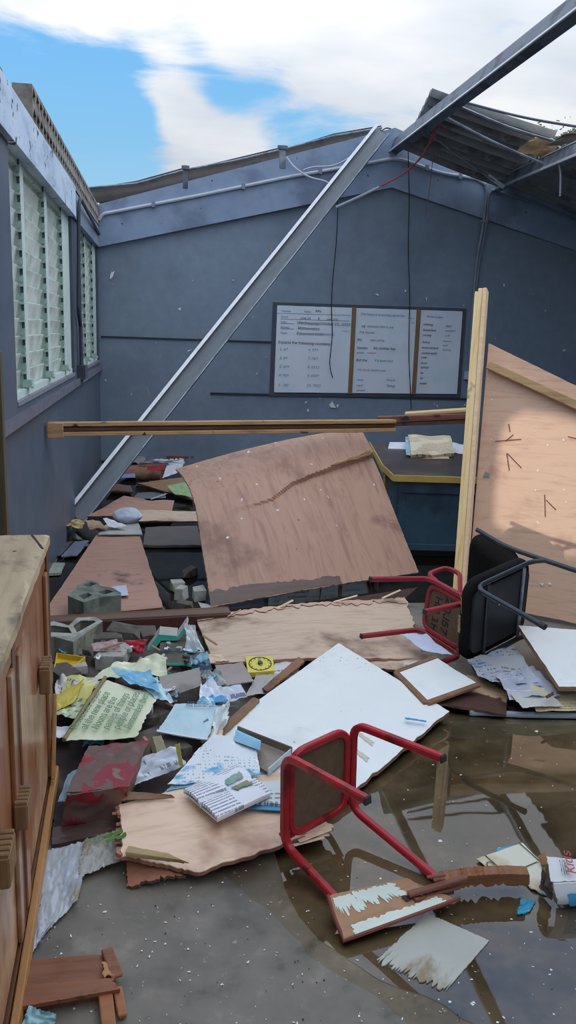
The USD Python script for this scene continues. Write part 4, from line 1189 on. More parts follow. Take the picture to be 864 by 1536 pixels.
R_ = np.array([[-0.0931, 0.8817, -0.4625], [-0.2038, 0.4378, 0.8756], [0.9746, 0.1758, 0.1389]])
M = np.eye(4)
M[:3, :3], M[:3, 3] = R_, [1.4595, 3.5386, 0.2873]
w, d, L = .464, .445, .427
bc = Thing('black_chair', 'black upholstered chair with black tube legs lying on its side by the leaning partition', 'chair', M)
q = pillow(w, d + .01, .06)
q.apply_translation((0, d / 2 - .01, .038))
seat = bc.part('seat_cushion', q, M_FABRIC, local=True, smooth=60)
pan = trimesh.creation.extrude_polygon(sg.box(-w / 2 + .10, .06, w / 2 - .10, d - .08).buffer(.045), .014, engine='earcut')
pan.apply_translation((0, 0, -.006))
bc.part('seat_pan', pan, M_PAN, local=True)
for y in (.10, d - .09):
    bc.part('cross_bar', tube([(-w / 2 + .03, y, -.014), (w / 2 - .03, y, -.014)], .009, 8), M_TUBE if y < .2 else M_GALV, local=True)
for k, sx in enumerate((-1, 1)):
    x = sx * (w / 2 - .012)
    bc.part('front_leg', tube([(x + sx * .01, -.028, -L), (x, .0, -.014), (x, d - .04, -.010), (x, d + .03, -.05)], .0125, 10, bend=.07), M_TUBE, local=True)
    bc.part('rear_leg', tube([(x, d + .115, -.52), (x, d + .02, -.02), (x, d - .015, .17), (x, d + .02, .40)], .0125, 10, bend=.12), M_TUBE, local=True)
    bc.part('leg_cap', lathe([(0, -.016), (.014, -.016), (.014, .014), (0, .014)], 12).apply_transform(frame((x + sx * .01, -.028, -L), (1, 0, 0), (0, -.06, -1))), M_FERRULE, local=True)
q = pillow(.43, .36, .05, .10)
q.apply_transform(frame((0, d - .00, .25), (1, 0, 0), (0, -1, .06)))
bc.part('backrest', q, M_FABRIC, local=True, smooth=60)
foam = cat([slab([(-.20 + u, -.0175, .062 - .02 * k), (-.20 + u + .10, -.0175, .064), (-.20 + u + .10, -.017, .046), (-.20 + u, -.017, .040)], 10, 3, .004, jag=(.008, .006, .008, .006), seed=k, n=(0, -1, .3)) for k, u in enumerate((.14, .25))])
bc.part('torn_foam', foam, mat('foam', [C(150, 132, 92), C(176, 158, 116)], scale=20, rough=.9), local=True, label='strip of yellow foam showing through the torn cushion edge')
chips_ = flecks([M[:3, :3] @ np.array(p_) + M[:3, 3] for p_ in [(.11, .10, -.008), (-.11, .10, -.008), (-.16, .30, -.004), (.05, .2, -.008)]], M[:3, :3] @ np.array([0, 0, -1.0]), .014, 3)
bc.part('paint_chip', chips_, mat('chip_teal', [C(150, 190, 186), C(220, 226, 222)], scale=40, rough=.7), smooth=False, kind='stuff')

# ---- the split backrest board under the near chair
c = [P(492, 1342, .075), P(612, 1317, .085), P(690, 1346, .05), P(516, 1408, .038)]
sb = Thing('backrest_board', 'curved plywood backrest with peeling white paint lying under the near red chair\'s legs', 'chair part', quad_frame(c))
wb3 = lambda U, V: -.010 * np.sin(np.pi * V) - .028 * np.clip(V - .8, 0, 1) * 5 * .3 + .006 * U
sb.part('plywood', slab(c, 30, 16, .009, wb3, (.004, .03, .002, .002), 4), ply('ply_board_brown', C(172, 132, 96), C(140, 100, 72), C(90, 60, 44)))


def patch(c, u0, u1, v0, v1, jag, seed, warp, t=.0012, nu=24, nv=10):
    cc = [on_sheet(c, *q) for q in ((u0, v0), (u1, v0), (u1, v1), (u0, v1))]
    w_ = lambda U, V: warp(u0 + U * (u1 - u0), v0 + V * (v1 - v0))
    return slab(cc, nu, nv, t, w_, jag, seed, lift=.0016)


M_PEEL = mat('peeling_white', [C(206, 220, 208), C(224, 234, 222)], scale=8, rough=.5, bump=.15)
sb.part('paint_layer', patch(c, .03, .32, .06, .66, (.006, .02, .05, .004), 3, wb3, nu=30), M_PEEL)
sb.part('paint_layer', patch(c, .24, .82, .02, .62, (.010, .03, .05, .02), 5, wb3, nu=44), M_PEEL)
sb.part('paint_layer', patch(c, .08, .92, .72, .99, (.012, .02, .002, .012), 6, wb3, nu=44), M_PEEL)
sb.part('burn_mark', patch(c, .62, 1.0, .42, .70, (.02, .03, .02, .03), 8, lambda U, V: wb3(U, V) + .004), mat('burnt', [C(40, 26, 22), C(70, 42, 32)], scale=8, stretch=(1, 6, 1), rough=.7))
sb.part('edge_rim', tube([on_sheet(c, 0, v, -.002, wb3) for v in np.linspace(0, 1, 7)] + [on_sheet(c, u, 1, -.002, wb3) for u in np.linspace(.1, 1, 6)], .006, 6), mat('rim_red', [C(96, 44, 34), C(130, 70, 52)], rough=.6), label='red-brown rim')

# ---- broken timber
a, b = P(654, 1330, .035), P(795, 1322, .035)
bt = Thing('broken_timber', 'snapped brown plank end lying over the peeling board in the puddle', 'plank', frame((a + b) / 2))
bt.part('plank', slab([P(640, 1323, .085), P(795, 1312, .085), P(796, 1335, .012), P(655, 1343, .012)], 40, 8, .028, lambda U, V: -.02 * np.sin(U * 2.4) + .012 * U, (.008, .002, .03, .04), 4), mat('broken_plank', [C(96, 58, 36), C(138, 88, 54), C(152, 100, 64)], scale=5, stretch=(.8, 9, 9), rough=.45, bump=.25))
bt.part('splinter', cat([bar(P(700, 1316, .09), P(612, 1342, .07), .02, .014), bar(P(690, 1330, .06), P(606, 1352, .05), .016, .01), bar(P(680, 1338, .03), P(622, 1350, .06), .014, .01), bar(P(668, 1312, .10), P(640, 1316, .10), .010, .008)]), M_TIMBER_R)

# ================================================================== sheets on the floor
def sheet(name, label, c, m, t=.01, nu=24, nv=24, warp=None, jag=(0, 0, 0, 0), seed=0, cat_='board', group=None, part='board', core=None, **k):
    """A loose sheet: one face part, and under it a core of another colour where CORE is given."""
    th = Thing(name, label, cat_, quad_frame(c), group)
    if core is not None:
        th.part('face', slab(c, nu, nv, min(.002, t * .3), warp, jag, seed, lift=.0006), m, smooth=40)
        th.part('core', slab(c, nu, nv, t, warp, jag, seed + (0), lift=-.001), core, smooth=40)
    else:
        th.part(part, slab(c, nu, nv, t, warp, jag, seed), m, smooth=40)
    return th


M_MELA = mat('white_sheet', [C(232, 238, 236), C(242, 246, 244)], scale=2.5, rough=.35, bump=.02, blotch=C(212, 218, 218), bscale=1.6, bcut=(.55, .75), second=C(160, 166, 164), sscale=26, scut=(.70, .78))
M_CORE = mat('sheet_core', [C(112, 80, 58), C(150, 112, 84)], scale=10, rough=.8, bump=.4)
bw = [P(508, 964, .10), P(676, 1068, .06), P(436, 1268, .03), P(300, 1112, .05)]
wsh = sheet('white_sheet', 'large white-faced board lying across the middle of the floor', bw, M_MELA, .016, 40, 40, lambda U, V: .016 * np.sin(U * 3.1) * np.sin(V * 2.2), (.004, .014, .004, .004), 3, core=M_CORE)
dirt = [on_sheet(bw, u, v, .003) for u, v in np.random.default_rng(5).normal([.30, .22], [.14, .10], (110, 2)).clip(.03, .97)]
wsh.part('dirt_speck', flecks(dirt, facing(bw), .0035, 6, t=.0004), mat('speck', [C(92, 96, 96), C(120, 124, 122)], rough=.9), smooth=False, kind='stuff')
sm_ = [P(606, 1077, .078), P(640, 1082, .072), P(641, 1086, .07), P(607, 1081, .078)]
wsh.part('paint_smear', slab(sm_, 14, 3, .001, None, (.006, .01, .006, .006), 4, lift=.006), mat('blue_smear', [C(64, 134, 190), C(90, 154, 204)], rough=.6), label='short blue paint smear')
for u, v in ((.66, .44), (.72, .52), (.58, .62)):
    wsh.part('stain', slab([on_sheet(bw, u, v - .006), on_sheet(bw, u + .2, v - .02), on_sheet(bw, u + .2, v + .012), on_sheet(bw, u, v + .016)], 24, 4, .0006, lambda U, V: .003 + .016 * np.sin((u + .2 * U) * 3.1) * np.sin(v * 2.2), (.006, .03, .006, .03), 7), mat('tan_stain', [C(206, 194, 170), C(216, 210, 192)], rough=.6))

# torn plywood behind it
tp = [P(293, 929, .06), P(612, 894, .05), P(642, 986, .05), P(322, 996, .09)]
M_PLY_W = ply('plywood_weathered', C(208, 184, 160), C(176, 150, 128), C(130, 104, 86))
pw2 = sheet('plywood_sheet', 'weathered plywood strip with a torn top edge lying before the leaning sheet', tp, M_PLY_W, .013, 50, 20, lambda U, V: .02 * np.sin(U * 4.2) * (1 - V * .4), (.03, .03, .012, .006), 8, core=M_PLY_RED)
for k, (u, v, s) in enumerate(((.35, .04, .10), (.62, .02, .14), (.86, .05, .12), (.13, .10, .07))):
    q0 = on_sheet(tp, u, v, .02)
    pw2.part('splinter', bar(q0, q0 + np.array([s, .02 * (-1) ** k, .045]), .02, .005), M_PLY2)
pw2.part('torn_fringe', slab([on_sheet(tp, .0, -.03, .004), on_sheet(tp, .99, -.03, .004), on_sheet(tp, .99, .13, .004), on_sheet(tp, .0, .13, .004)], 70, 6, .002, lambda U, V: .02 * np.sin(U * 4.2) + .003, (.03, .01, .09, .01), 18), ply('ply_torn', C(208, 172, 150), C(178, 138, 116)), label='pinkish torn veneer along the top edge')
# ply remains to its right and beneath the white board
sheet('plywood_scrap', 'narrow dark-grained plywood scrap beside the paper and the red chair', [P(530, 972, .045), P(645, 978, .04), P(660, 1010, .035), P(548, 1004, .04)], M_PLY_W, .012, 20, 8, crumple(.008, 3, 2), (.02, .02, .02, .02), 12, core=M_PLY_WET)

# lower ply piece and the one under it
lp = [P(181, 1206, .085), P(440, 1150, .07), P(494, 1244, .055), P(186, 1290, .072)]
lowp = Thing('plywood_sheet', 'tan plywood offcut with frayed left edge under the open books, nearest the camera', 'board', quad_frame(lp))
for nm, m_, t_, lf_ in (('face', M_PLY2, .003, 0), ('core', M_PLY_RED, .012, -.003)):
    lowp.part(nm, ruled([np.array(P(181, 1206, .085)) + [0, 0, lf_], np.array(P(300, 1180, .078)) + [0, 0, lf_], np.array(P(440, 1150, .07)) + [0, 0, lf_]], [np.array(P(185, 1288, .074)) + [0, 0, lf_], np.array(P(300, 1307, .06)) + [0, 0, lf_], np.array(P(494, 1244, .055)) + [0, 0, lf_]],
                        50, 26, t_, lambda U, V: .008 * np.sin(U * 5 + V * 2), (.004, .02, .014, .010 if nm == 'face' else .03), 21), m_, smooth=40)
_g = np.random.default_rng(31)
for k in range(13):
    f_ = k / 12.5 + _g.uniform(-.03, .03)
    q0 = P(181 + 4 * f_, 1206 + 82 * f_, .080 - .010 * f_)
    lowp.part('splinter', bar(q0 + [.05, .004, 0], q0 + [-.004 - .026 * _g.random(), _g.uniform(-.006, .006), -.010 * _g.random()], .010 + .012 * _g.random(), .004), M_PLY_RED)
lowp.part('peeled_strip', slab([P(192, 1268, .10), P(255, 1280, .105), P(300, 1299, .075), P(188, 1286, .08)], 18, 4, .003, lambda U, V: .018 * np.sin(V * 3), (.004, .01, .012, .004), 5), ply('ply_peel', C(178, 154, 108), C(150, 124, 84)), label='curled pale strip of veneer')
lowp.part('splinter', cat([bar(P(448, 1262, .06), P(497, 1243, .075), .016, .005), bar(P(452, 1252, .065), P(494, 1252, .06), .014, .005), bar(P(440, 1268, .05), P(486, 1256, .06), .012, .005)]), M_PLY2)
sheet('plywood_scrap', 'small reddish plywood piece sticking out below the tan offcut', [P(188, 1290, .035), P(262, 1296, .035), P(284, 1316, .03), P(188, 1337, .004)], M_PLY_RED, .012, 24, 10, lambda U, V: .014 * np.sin(U * 3), (.006, .02, .02, .01), 14, core=M_PLY_WET)
sheet('plywood_scrap', 'dark wood sliver pointing right above the tan offcut', [P(178, 1184, .12), P(262, 1192, .11), P(266, 1196, .10), P(180, 1202, .10)], ply('ply_dark', C(138, 104, 74), C(104, 76, 54)), .008, 18, 4, crumple(.006, 3, 1), (.004, .02, .004, .004), 15)

# small boards before the black chair
s1 = [P(654, 985, .10), P(718, 1026, .085), P(640, 1054, .075), P(594, 1008, .085)]
sm1 = sheet('small_board', 'small white-topped square board between the white sheet and the black chair', s1, M_MELA, .010, 14, 14, crumple(.004, 2, 3), (.006, .006, .010, .006), 31, core=M_CORE)
for i0, i1 in ((3, 2), (0, 3), (2, 1)):
    a_, b_ = np.array(s1[i0]), np.array(s1[i1])
    sm1.part('edge_strip', bar(a_ + [0, 0, -.004], b_ + [0, 0, -.004], .030, .016), M_CORE)
s2 = [P(700, 1012, .045), P(763, 1020, .04), P(761, 1074, .03), P(640, 1052, .05)]
sheet('small_board', 'bare brown board with a dark wet corner, right of the small white one', s2, ply('ply_bare', C(182, 152, 120), C(150, 118, 90), C(70, 44, 36), scut=(.5, .54)), .010, 16, 14, crumple(.004, 2, 5), (.004, .004, .008, .006), 33, core=M_PLY_WET)
s3_ = [P(776, 938, .10), P(900, 950, .10), P(905, 1035, .06), P(842, 1032, .06)]
sheet('white_sheet', 'second white-faced board with a thick layered brown edge at the right edge', [P(776, 938, .23), P(930, 948, .23), P(930, 1034, .16), P(838, 1030, .15)], M_MELA, .022, 16, 16, crumple(.004, 2, 5), (.004, .0, .006, .006), 35, core=M_PLY_EDGE)
# grey board in the foreground
gb = [P(606, 1378, .006), P(735, 1410, .006), P(660, 1492, .006), P(552, 1442, .006)]
sheet('grey_board', 'thin pale grey sheet with brown stains and a crumbled lower edge in the foreground', [P(640, 1368, .006), P(735, 1410, .006), P(664, 1492, .006), P(556, 1446, .006)], mat('grey_sheet', [C(166, 168, 158), C(186, 188, 178)], scale=4, rough=.4, bump=.08, blotch=C(140, 124, 98), bscale=5, bcut=(.52, .64), bstretch=(1, .5, 1), second=C(120, 116, 106), sscale=12, scut=(.66, .72)), .004, 60, 40, None, (.004, .002, .04, .006), 41)

# ================================================================== rubble and papers on the left
M_BLOCK = mat('block_sage', [C(112, 120, 108), C(138, 146, 132)], scale=14, rough=.9, bump=.5, blotch=C(96, 102, 92), bscale=5, second=C(160, 164, 152), sscale=30, scut=(.66, .74))
M_BLOCKD = mat('block_dark', [C(84, 78, 72), C(112, 104, 96)], scale=14, rough=.95, bump=.6, blotch=C(64, 58, 54), bscale=6)
M_BLOCKL = mat('block_light', [C(164, 166, 156), C(188, 188, 178)], scale=14, rough=.9, bump=.4, blotch=C(140, 142, 132), bscale=6)
M_TEAL = mat('teal_face', [C(40, 150, 130), C(62, 172, 150)], scale=10, rough=.55, bump=.15, second=C(120, 130, 120), sscale=22, scut=(.70, .76))


def crop_px(x, y, x0=70, y0=860, s=3.323):
    return x0 + x / s, y0 + y / s


def plan(pts, z):
    return [tuple(P(*crop_px(*q), z)[:2]) for q in pts]


zt = .150
vb = Thing('vent_block', 'grey-green concrete vent block with three holes standing on the flat plywood', 'concrete block', frame((-.5, 4.85, .03)), 'vent blocks')
vb.part('block', holed(plan([(105, 112), (148, 74), (150, 60), (212, 34), (250, 40), (266, 62), (330, 72), (371, 97), (368, 108), (262, 120), (184, 145)], zt),
                       [plan([(182, 58), (218, 44), (250, 50), (212, 68)], zt), plan([(158, 110), (206, 96), (226, 108), (184, 130)], zt), plan([(252, 92), (298, 80), (334, 92), (286, 106)], zt)], .118, .032), M_BLOCK, smooth=False)
zt = .165
vb = Thing('vent_block', 'grey-green vent block with a white rim half hidden behind the cupboard edge', 'concrete block', frame((-.5, 4.2, .03)), 'vent blocks')
vb.part('block', holed(plan([(-50, 262), (36, 242), (110, 262), (152, 224), (240, 221), (279, 240), (132, 346), (36, 318), (-50, 322)], zt),
                       [plan([(-30, 272), (34, 260), (112, 272), (132, 304), (40, 300), (-30, 300)], zt), plan([(128, 262), (168, 236), (238, 236), (250, 244), (152, 300)], zt)], .13, .035), mat('block_olive', [C(120, 124, 108), C(142, 146, 128)], scale=14, rough=.9, bump=.5, blotch=C(92, 88, 78), bscale=5), smooth=False)
vb.part('rim', holed(plan([(-50, 262), (36, 242), (110, 262), (152, 224), (240, 221), (279, 240), (132, 346), (36, 318), (-50, 322)], zt),
                     [plan([(-26, 274), (34, 262), (108, 273), (126, 302), (40, 298), (-26, 298)], zt), plan([(132, 264), (170, 238), (234, 238), (246, 245), (152, 298)], zt)], .004, .165), M_BLOCKL, smooth=False, label='whitish top rim')


def arch(name, label, segs, y, depth, m_face, m_body, tilt=.3):
    """A broken vent-block piece: a bent front outline at depth y, going back by depth; painted front, raw concrete behind."""
    t = Thing(name, label, 'concrete block', frame(PY(*crop_px(*segs[0][0]), y)), 'painted block fragments')
    for k, sgm in enumerate(segs):
        pts = [PY(*crop_px(*q), y + tilt * (330 - q[1]) / 1000) for q in sgm]
        t.part('fragment', poly_solid(pts, (.008, depth, .012)), m_body, smooth=False)
        t.part('painted_face', poly_solid([p + np.array([0, -.004, 0]) for p in pts], (0, .0038, 0)), m_face, smooth=False, label='turquoise painted face')


arch('block_fragment', 'bent turquoise block fragment with pale tops, leaning by the clear plastic bag', [[(498, 388), (528, 392), (572, 332), (560, 300)], [(562, 304), (572, 334), (645, 334), (648, 312)], [(640, 334), (662, 330), (702, 268), (697, 252)]], 4.02, .085, M_TEAL, M_BLOCKL)
arch('block_fragment', 'curved turquoise block fragment behind the tilted grey card', [[(545, 478), (600, 458), (600, 446), (548, 464)], [(600, 458), (690, 458), (750, 474), (752, 462), (690, 446), (600, 446)], [(750, 478), (772, 500), (784, 446), (758, 446)], [(552, 476), (575, 474), (668, 520), (640, 524)]], 3.66, .08, M_TEAL, M_BLOCKD)
arch('block_fragment', 'low turquoise bar of a broken block below the bent fragment', [[(560, 384), (560, 408), (680, 412), (690, 386)]], 3.95, .10, mat('teal_dark', [C(30, 110, 98), C(40, 126, 112)], scale=10, rough=.6), M_BLOCKD)  # darker turquoise on this low bar
arch('block_fragment', 'small turquoise-capped block fragment left of the red plastic', [[(342, 344), (352, 362), (404, 372), (408, 348), (360, 334)]], 3.98, .05, M_TEAL, M_BLOCKD)
arch('block_fragment', 'dark block corner with a turquoise side beside the yellow tray', [[(246, 392), (250, 440), (268, 436), (282, 376), (262, 372)]], 3.86, .10, M_TEAL, M_BLOCKD)


def rock(name, label, q, size, z, seed, m, yaw=.3, group='loose concrete pieces'):
    c_ = P(*q, z)
    single(name, chunk(c_, size, seed, yaw=yaw), m, label, 'concrete piece', frame(c_), group, smooth=20)


for k, (q, s, z, lab, m) in enumerate([((266, 887), (.09, .07, .075), .0, 'small pale concrete chunk, hindmost of four before the leaning sheet', M_BLOCKL), ((272, 899), (.085, .07, .085), .0, 'small pale concrete chunk, middle of four before the leaning sheet', M_BLOCKL),
                                       ((298, 900), (.10, .085, .085), .0, 'small pale concrete chunk nearest the lower left corner of the leaning sheet', M_BLOCKL), ((276, 914), (.11, .07, .05), .0, 'small dark flat concrete chunk, front one of four before the leaning sheet', M_BLOCKD),
                                       ((160, 982), (.20, .12, .12), .0, 'rough dark concrete lump between the vent block and the turquoise pieces', M_BLOCKD), ((140, 1000), (.16, .12, .09), .0, 'dark rubble lump behind the yellow tray', M_BLOCKD), ((172, 996), (.24, .14, .08), .02, 'flat pale-topped rubble piece above the yellow-green chart', M_BLOCKL),
                                       ((98, 1030), (.16, .10, .10), .05, 'dark broken block under the papers by the cupboard', M_BLOCKD), ((185, 972), (.18, .12, .12), .01, 'brown rubble lump behind the red plastic', M_BLOCKD), ((120, 1010), (.07, .05, .045), .10, 'small pale stone on the chart papers', M_BLOCKL),
                                       ((285, 864), (.14, .06, .06), .0, 'dark stone half under the left edge of the leaning sheet', M_BLOCKD), ((222, 962), (.18, .10, .07), .0, 'grey rubble under the bent turquoise fragment', M_BLOCKD), ((252, 1004), (.14, .10, .06), .0, 'dark rubble under the curved turquoise fragment', M_BLOCKD),
                                       ((296, 1010), (.16, .12, .10), .0, 'dark lump between the grey cards and the blue bags', M_BLOCKD), ((210, 1090), (.24, .20, .08), .0, 'dark rubble under the blue poster', M_BLOCKD), ((130, 1060), (.3, .22, .10), .0, 'dark rubble under the large chart', M_BLOCKD), ((240, 1140), (.26, .18, .09), .0, 'dark rubble between the bag of papers and the red carton', M_BLOCKD), ((350, 1010), (.26, .16, .05), .0, 'dark rubble under the yellow teaching clock', M_BLOCKD)]):
    rock('concrete_piece', lab, q, s, z, 40 + k, m, .3 + k * .7)

# threshold board on edge, and red-brown face below it
ta_, tb_ = P(62, 932, .10), P(345, 917, .10)
th_ = Thing('threshold_board', 'long dark red-brown board on edge running between the rubble and the back half', 'plank', frame(tb_))
th_.part('plank', bar(ta_ + [0, 0, -.055], tb_ + [0, 0, -.055], .035, .09), mat('dark_red_board', [C(70, 38, 36), C(98, 56, 50)], scale=5, stretch=(.7, 8, 8), rough=.45))
th_.part('cap_strip', bar(ta_ + [0, .02, -.006], tb_ + [0, .02, -.006], .07, .014), mat('dark_cap', [C(92, 72, 58), C(120, 96, 78)], scale=5, stretch=(.7, 8, 8), rough=.6))
th_.part('cap_strip', bar(ta_ + [0, .09, -.02], tb_ + [0, .09, -.02], .05, .02), M_TIMBER_D)

# ---- paper things
def paper(name, label, c, m, cat_='paper', amp=.015, freq=3.0, seed=0, t=.0012, fold=0.0, nu=22, nv=22, group=None, jag=(.004, .004, .004, .004), warp=None):
    return single(name, slab(c, nu, nv, t, warp or crumple(amp, freq, seed, fold), jag, seed), m, label, cat_, quad_frame(c), group, smooth=50)


M_WHITEP = mat('paper_white', [C(220, 224, 230), C(236, 238, 240)], rough=.6)
M_YGREEN = mat('chart_green', [C(222, 228, 194), C(232, 234, 208)], scale=3, rough=.6, bump=.1, blotch=C(208, 216, 178), bscale=2.4, second=C(150, 170, 170), sscale=6, scut=(.60, .70))
M_YELLOWP = printed('chart_yellow', C(206, 200, 120), C(60, 90, 130), 40, .55, tint=C(196, 210, 170), tscale=4)
M_BLUEP = mat('poster_blue', [C(72, 150, 196), C(126, 190, 220), C(190, 216, 226)], scale=5, rough=.5, bump=.1, distort=1.0, second=C(60, 90, 120), sscale=16, scut=(.66, .72))
M_BLUEW = mat('poster_pale_blue', [C(150, 204, 224), C(196, 222, 230), C(120, 186, 216)], scale=3.5, rough=.5, bump=.1, distort=1.2, second=C(84, 112, 136), sscale=24, scut=(.66, .70))

# large flip chart with green handwriting
fc = [P(158, 1018, .16), P(240, 1044, .12), P(206, 1108, .13), P(96, 1112, .15)]
ch = Thing('flip_chart', 'large pale green chart sheet with rows of green handwriting, by the cupboard', 'chart', quad_frame(fc))
fw = crumple(.012, 2.2, 3)
ch.part('sheet', slab(fc, 24, 24, .002, fw, (.004, .01, .006, .006), 3), M_YGREEN, smooth=50)
ch.part('top_roll', tube([np.array(fc[0]) + [0, 0, .006], (np.array(fc[0]) + fc[3]) / 2 + [0, 0, .014], np.array(fc[3]) + [0, 0, .006]], .008, 8), mat('roll_brown', [C(112, 96, 62), C(150, 136, 92)], rough=.7))
fF = quad_frame(fc)
_e = (np.array(fc[3]) - fc[0]) / np.linalg.norm(np.array(fc[3]) - fc[0])
_rows = []
for k, (s_, v0, v1) in enumerate([('Resources to see', .09, .1), ('at the new place', .24, .1), ('Nouns are the', .40, .12), ('names of things', .55, .12), ('people or places', .70, .12), ('Remember them', .86, .1)]):
    p0 = on_sheet(fc, v0, .90, .018)
    p1 = on_sheet(fc, v0, .15, .018)
    _rows.append(letters(s_, .030, frame(p0, p1 - p0, facing(fc)), .001, shear=.2))
ch.part('handwriting', cat(_rows), mat('ink_green', [C(112, 146, 112), C(124, 156, 124)], rough=.6), smooth=False)

paper('paper_sheet', 'crumpled yellow-green chart sheet rising to a fold above the large chart', [P(186, 990, .10), P(250, 985, .17), P(252, 1018, .12), P(132, 1022, .10)], M_YGREEN, amp=.03, seed=4, fold=.05)
paper('paper_sheet', 'yellow printed sheet with blue figures sliding under the big chart by the cupboard', [P(98, 1012, .13), P(150, 1014, .13), P(118, 1082, .12), P(82, 1072, .12)], M_YELLOWP, amp=.02, seed=6)
paper('paper_sheet', 'yellow strip of chart paper below the blue figures', [P(84, 1040, .14), P(128, 1018, .15), P(112, 1052, .14), P(82, 1066, .13)], mat('paper_yellow', [C(200, 180, 62), C(214, 196, 92)], rough=.6), amp=.015, seed=7)
paper('paper_sheet', 'crumpled bright blue wrapping paper lying on the green chart', [P(166, 1004, .17), P(226, 1006, .165), P(242, 1040, .15), P(188, 1024, .16)], M_BLUEP, amp=.02, seed=8, fold=.03)
paper('paper_sheet', 'pale blue crumpled paper sliding down right of the large chart', [P(196, 1016, .15), P(236, 1018, .15), P(262, 1058, .10), P(232, 1050, .125)], M_BLUEW, amp=.02, seed=9, fold=.04)
paper('paper_sheet', 'white crumpled paper among the dark rubble by the cupboard', [P(84, 1018, .12), P(120, 1000, .13), P(118, 1036, .12), P(82, 1048, .11)], printed('paper_pinkish', C(196, 186, 188), C(80, 70, 80), 60, .5), amp=.03, seed=10, fold=.05)
paper('paper_sheet', 'pinkish torn paper wedged beside the vent block', [P(136, 966, .12), P(176, 962, .12), P(184, 978, .10), P(140, 978, .10)], mat('paper_pink', [C(176, 150, 148), C(196, 172, 170)], rough=.7), amp=.02, seed=11, fold=.03)
paper('paper_sheet', 'thin green strip of paper beside the rolled edge of the large chart', [P(140, 1046, .14), P(160, 1020, .15), P(164, 1030, .15), P(146, 1062, .14)], mat('paper_green', [C(110, 176, 70), C(134, 190, 96)], rough=.6), amp=.006, seed=12)
# red plastic
rp = [P(188, 960, .11), P(222, 958, .13), P(214, 982, .06), P(198, 980, .05)]
single('red_plastic', slab(rp, 14, 14, .003, crumple(.02, 2.5, 5, .05), (.004, .004, .01, .004), 5), mat('red_plastic', [C(176, 40, 56), C(200, 62, 76)], rough=.35, bump=.05), 'crumpled bright red plastic piece between the vent block and the turquoise fragment', 'plastic scrap', quad_frame(rp), smooth=40)
# yellow tray
ty = [P(86, 986, .13), P(127, 992, .13), P(108, 1008, .115), P(82, 1008, .115)]
tr_ = Thing('yellow_tray', 'shallow yellow plastic tray lying tilted beside the cupboard', 'tray', quad_frame(ty))
M_YEL = mat('yellow_plastic', [C(200, 164, 38), C(220, 186, 60)], rough=.4, bump=.05)
tr_.part('base', slab(ty, 8, 8, .005, crumple(.004, 2, 2)), M_YEL)
tr_.part('rim', sweep([np.array(q) + [0, 0, .010] for q in ty], square(.008, .026), True, up=(0, 0, 1)), M_YEL)
# teaching clock
ck = [P(368, 984, .105), P(409, 984, .105), P(412, 1006, .085), P(372, 1009, .085)]
cl = Thing('teaching_clock', 'square yellow teaching clock with a printed dial lying on the debris', 'toy clock', quad_frame(ck))
cl.part('body', slab(ck, 1, 1, .028, n=facing(ck)), mat('clock_yellow', [C(214, 196, 66), C(228, 212, 92)], rough=.5), smooth=False)


def ck_pt(u, v, l=.001):
    return on_sheet(ck, u, v, l)


ring_ = [ck_pt(.5 + .41 * math.cos(a_), .5 + .41 * math.sin(a_)) for a_ in np.linspace(0, 2 * np.pi, 40, endpoint=False)]
M_DIAL = mat('dial_ink', [C(52, 70, 60), C(64, 82, 70)], rough=.6)
cl.part('dial_ring', sweep(ring_, square(.005, .0015), True, up=facing(ck)), M_DIAL, smooth=False)
cl.part('hour_mark', cat([bar(ck_pt(.5 + .33 * math.cos(a_), .5 + .33 * math.sin(a_)), ck_pt(.5 + .38 * math.cos(a_), .5 + .38 * math.sin(a_)), .004, .0015, facing(ck), .0003) for a_ in np.linspace(0, 2 * np.pi, 12, endpoint=False)]), M_DIAL, smooth=False)
for (u, v, w_) in ((.50, .2, .012), (.53, .62, .009)):
    cl.part('hand', bar(ck_pt(.5, .5, .004), ck_pt(u, v, .004), w_, .003, facing(ck), .001), mat('hand_grey', [C(120, 136, 132), C(150, 160, 156)], rough=.4))
cl.part('hub', lathe([(0, 0), (.012, 0), (.012, .008), (0, .010)], 14).apply_transform(frame(ck_pt(.5, .5, .001), (1, 0, 0), facing(ck))), M_DIAL)

# grey cards
paper('grey_card', 'grey card leaning over the curved turquoise fragment', [P(238, 1014, .15), P(300, 1000, .16), P(304, 1028, .11), P(242, 1050, .10)], mat('card_grey', [C(150, 144, 138), C(170, 164, 158)], scale=3, rough=.7, blotch=C(130, 124, 118), bscale=4), 'card', amp=.008, freq=1.5, seed=3, t=.004)
paper('grey_card', 'greyish square card just left of the yellow clock', [P(322, 998, .10), P(364, 992, .10), P(382, 1022, .085), P(334, 1030, .08)], mat('card_mauve', [C(150, 138, 134), C(172, 160, 156)], scale=4, rough=.7, second=C(96, 84, 80), sscale=18, scut=(.66, .72)), 'card', amp=.008, freq=1.5, seed=5, t=.005)
paper('paper_sheet', 'white printed sheet under the yellow clock\'s right side', [P(412, 990, .075), P(452, 990, .075), P(446, 1012, .065), P(404, 1030, .065)], printed('sheet_print', C(204, 204, 206), C(96, 92, 96), 70, .5), amp=.012, seed=14)
paper('paper_sheet', 'grey-white folded sheet below the yellow clock', [P(384, 1012, .07), P(416, 1012, .07), P(404, 1040, .06), P(366, 1046, .06)], mat('paper_grey', [C(164, 158, 154), C(186, 180, 176)], rough=.7), amp=.012, seed=15)
bs = [P(448, 984, .105), P(458, 992, .10), P(400, 1040, .075), P(390, 1034, .08)]
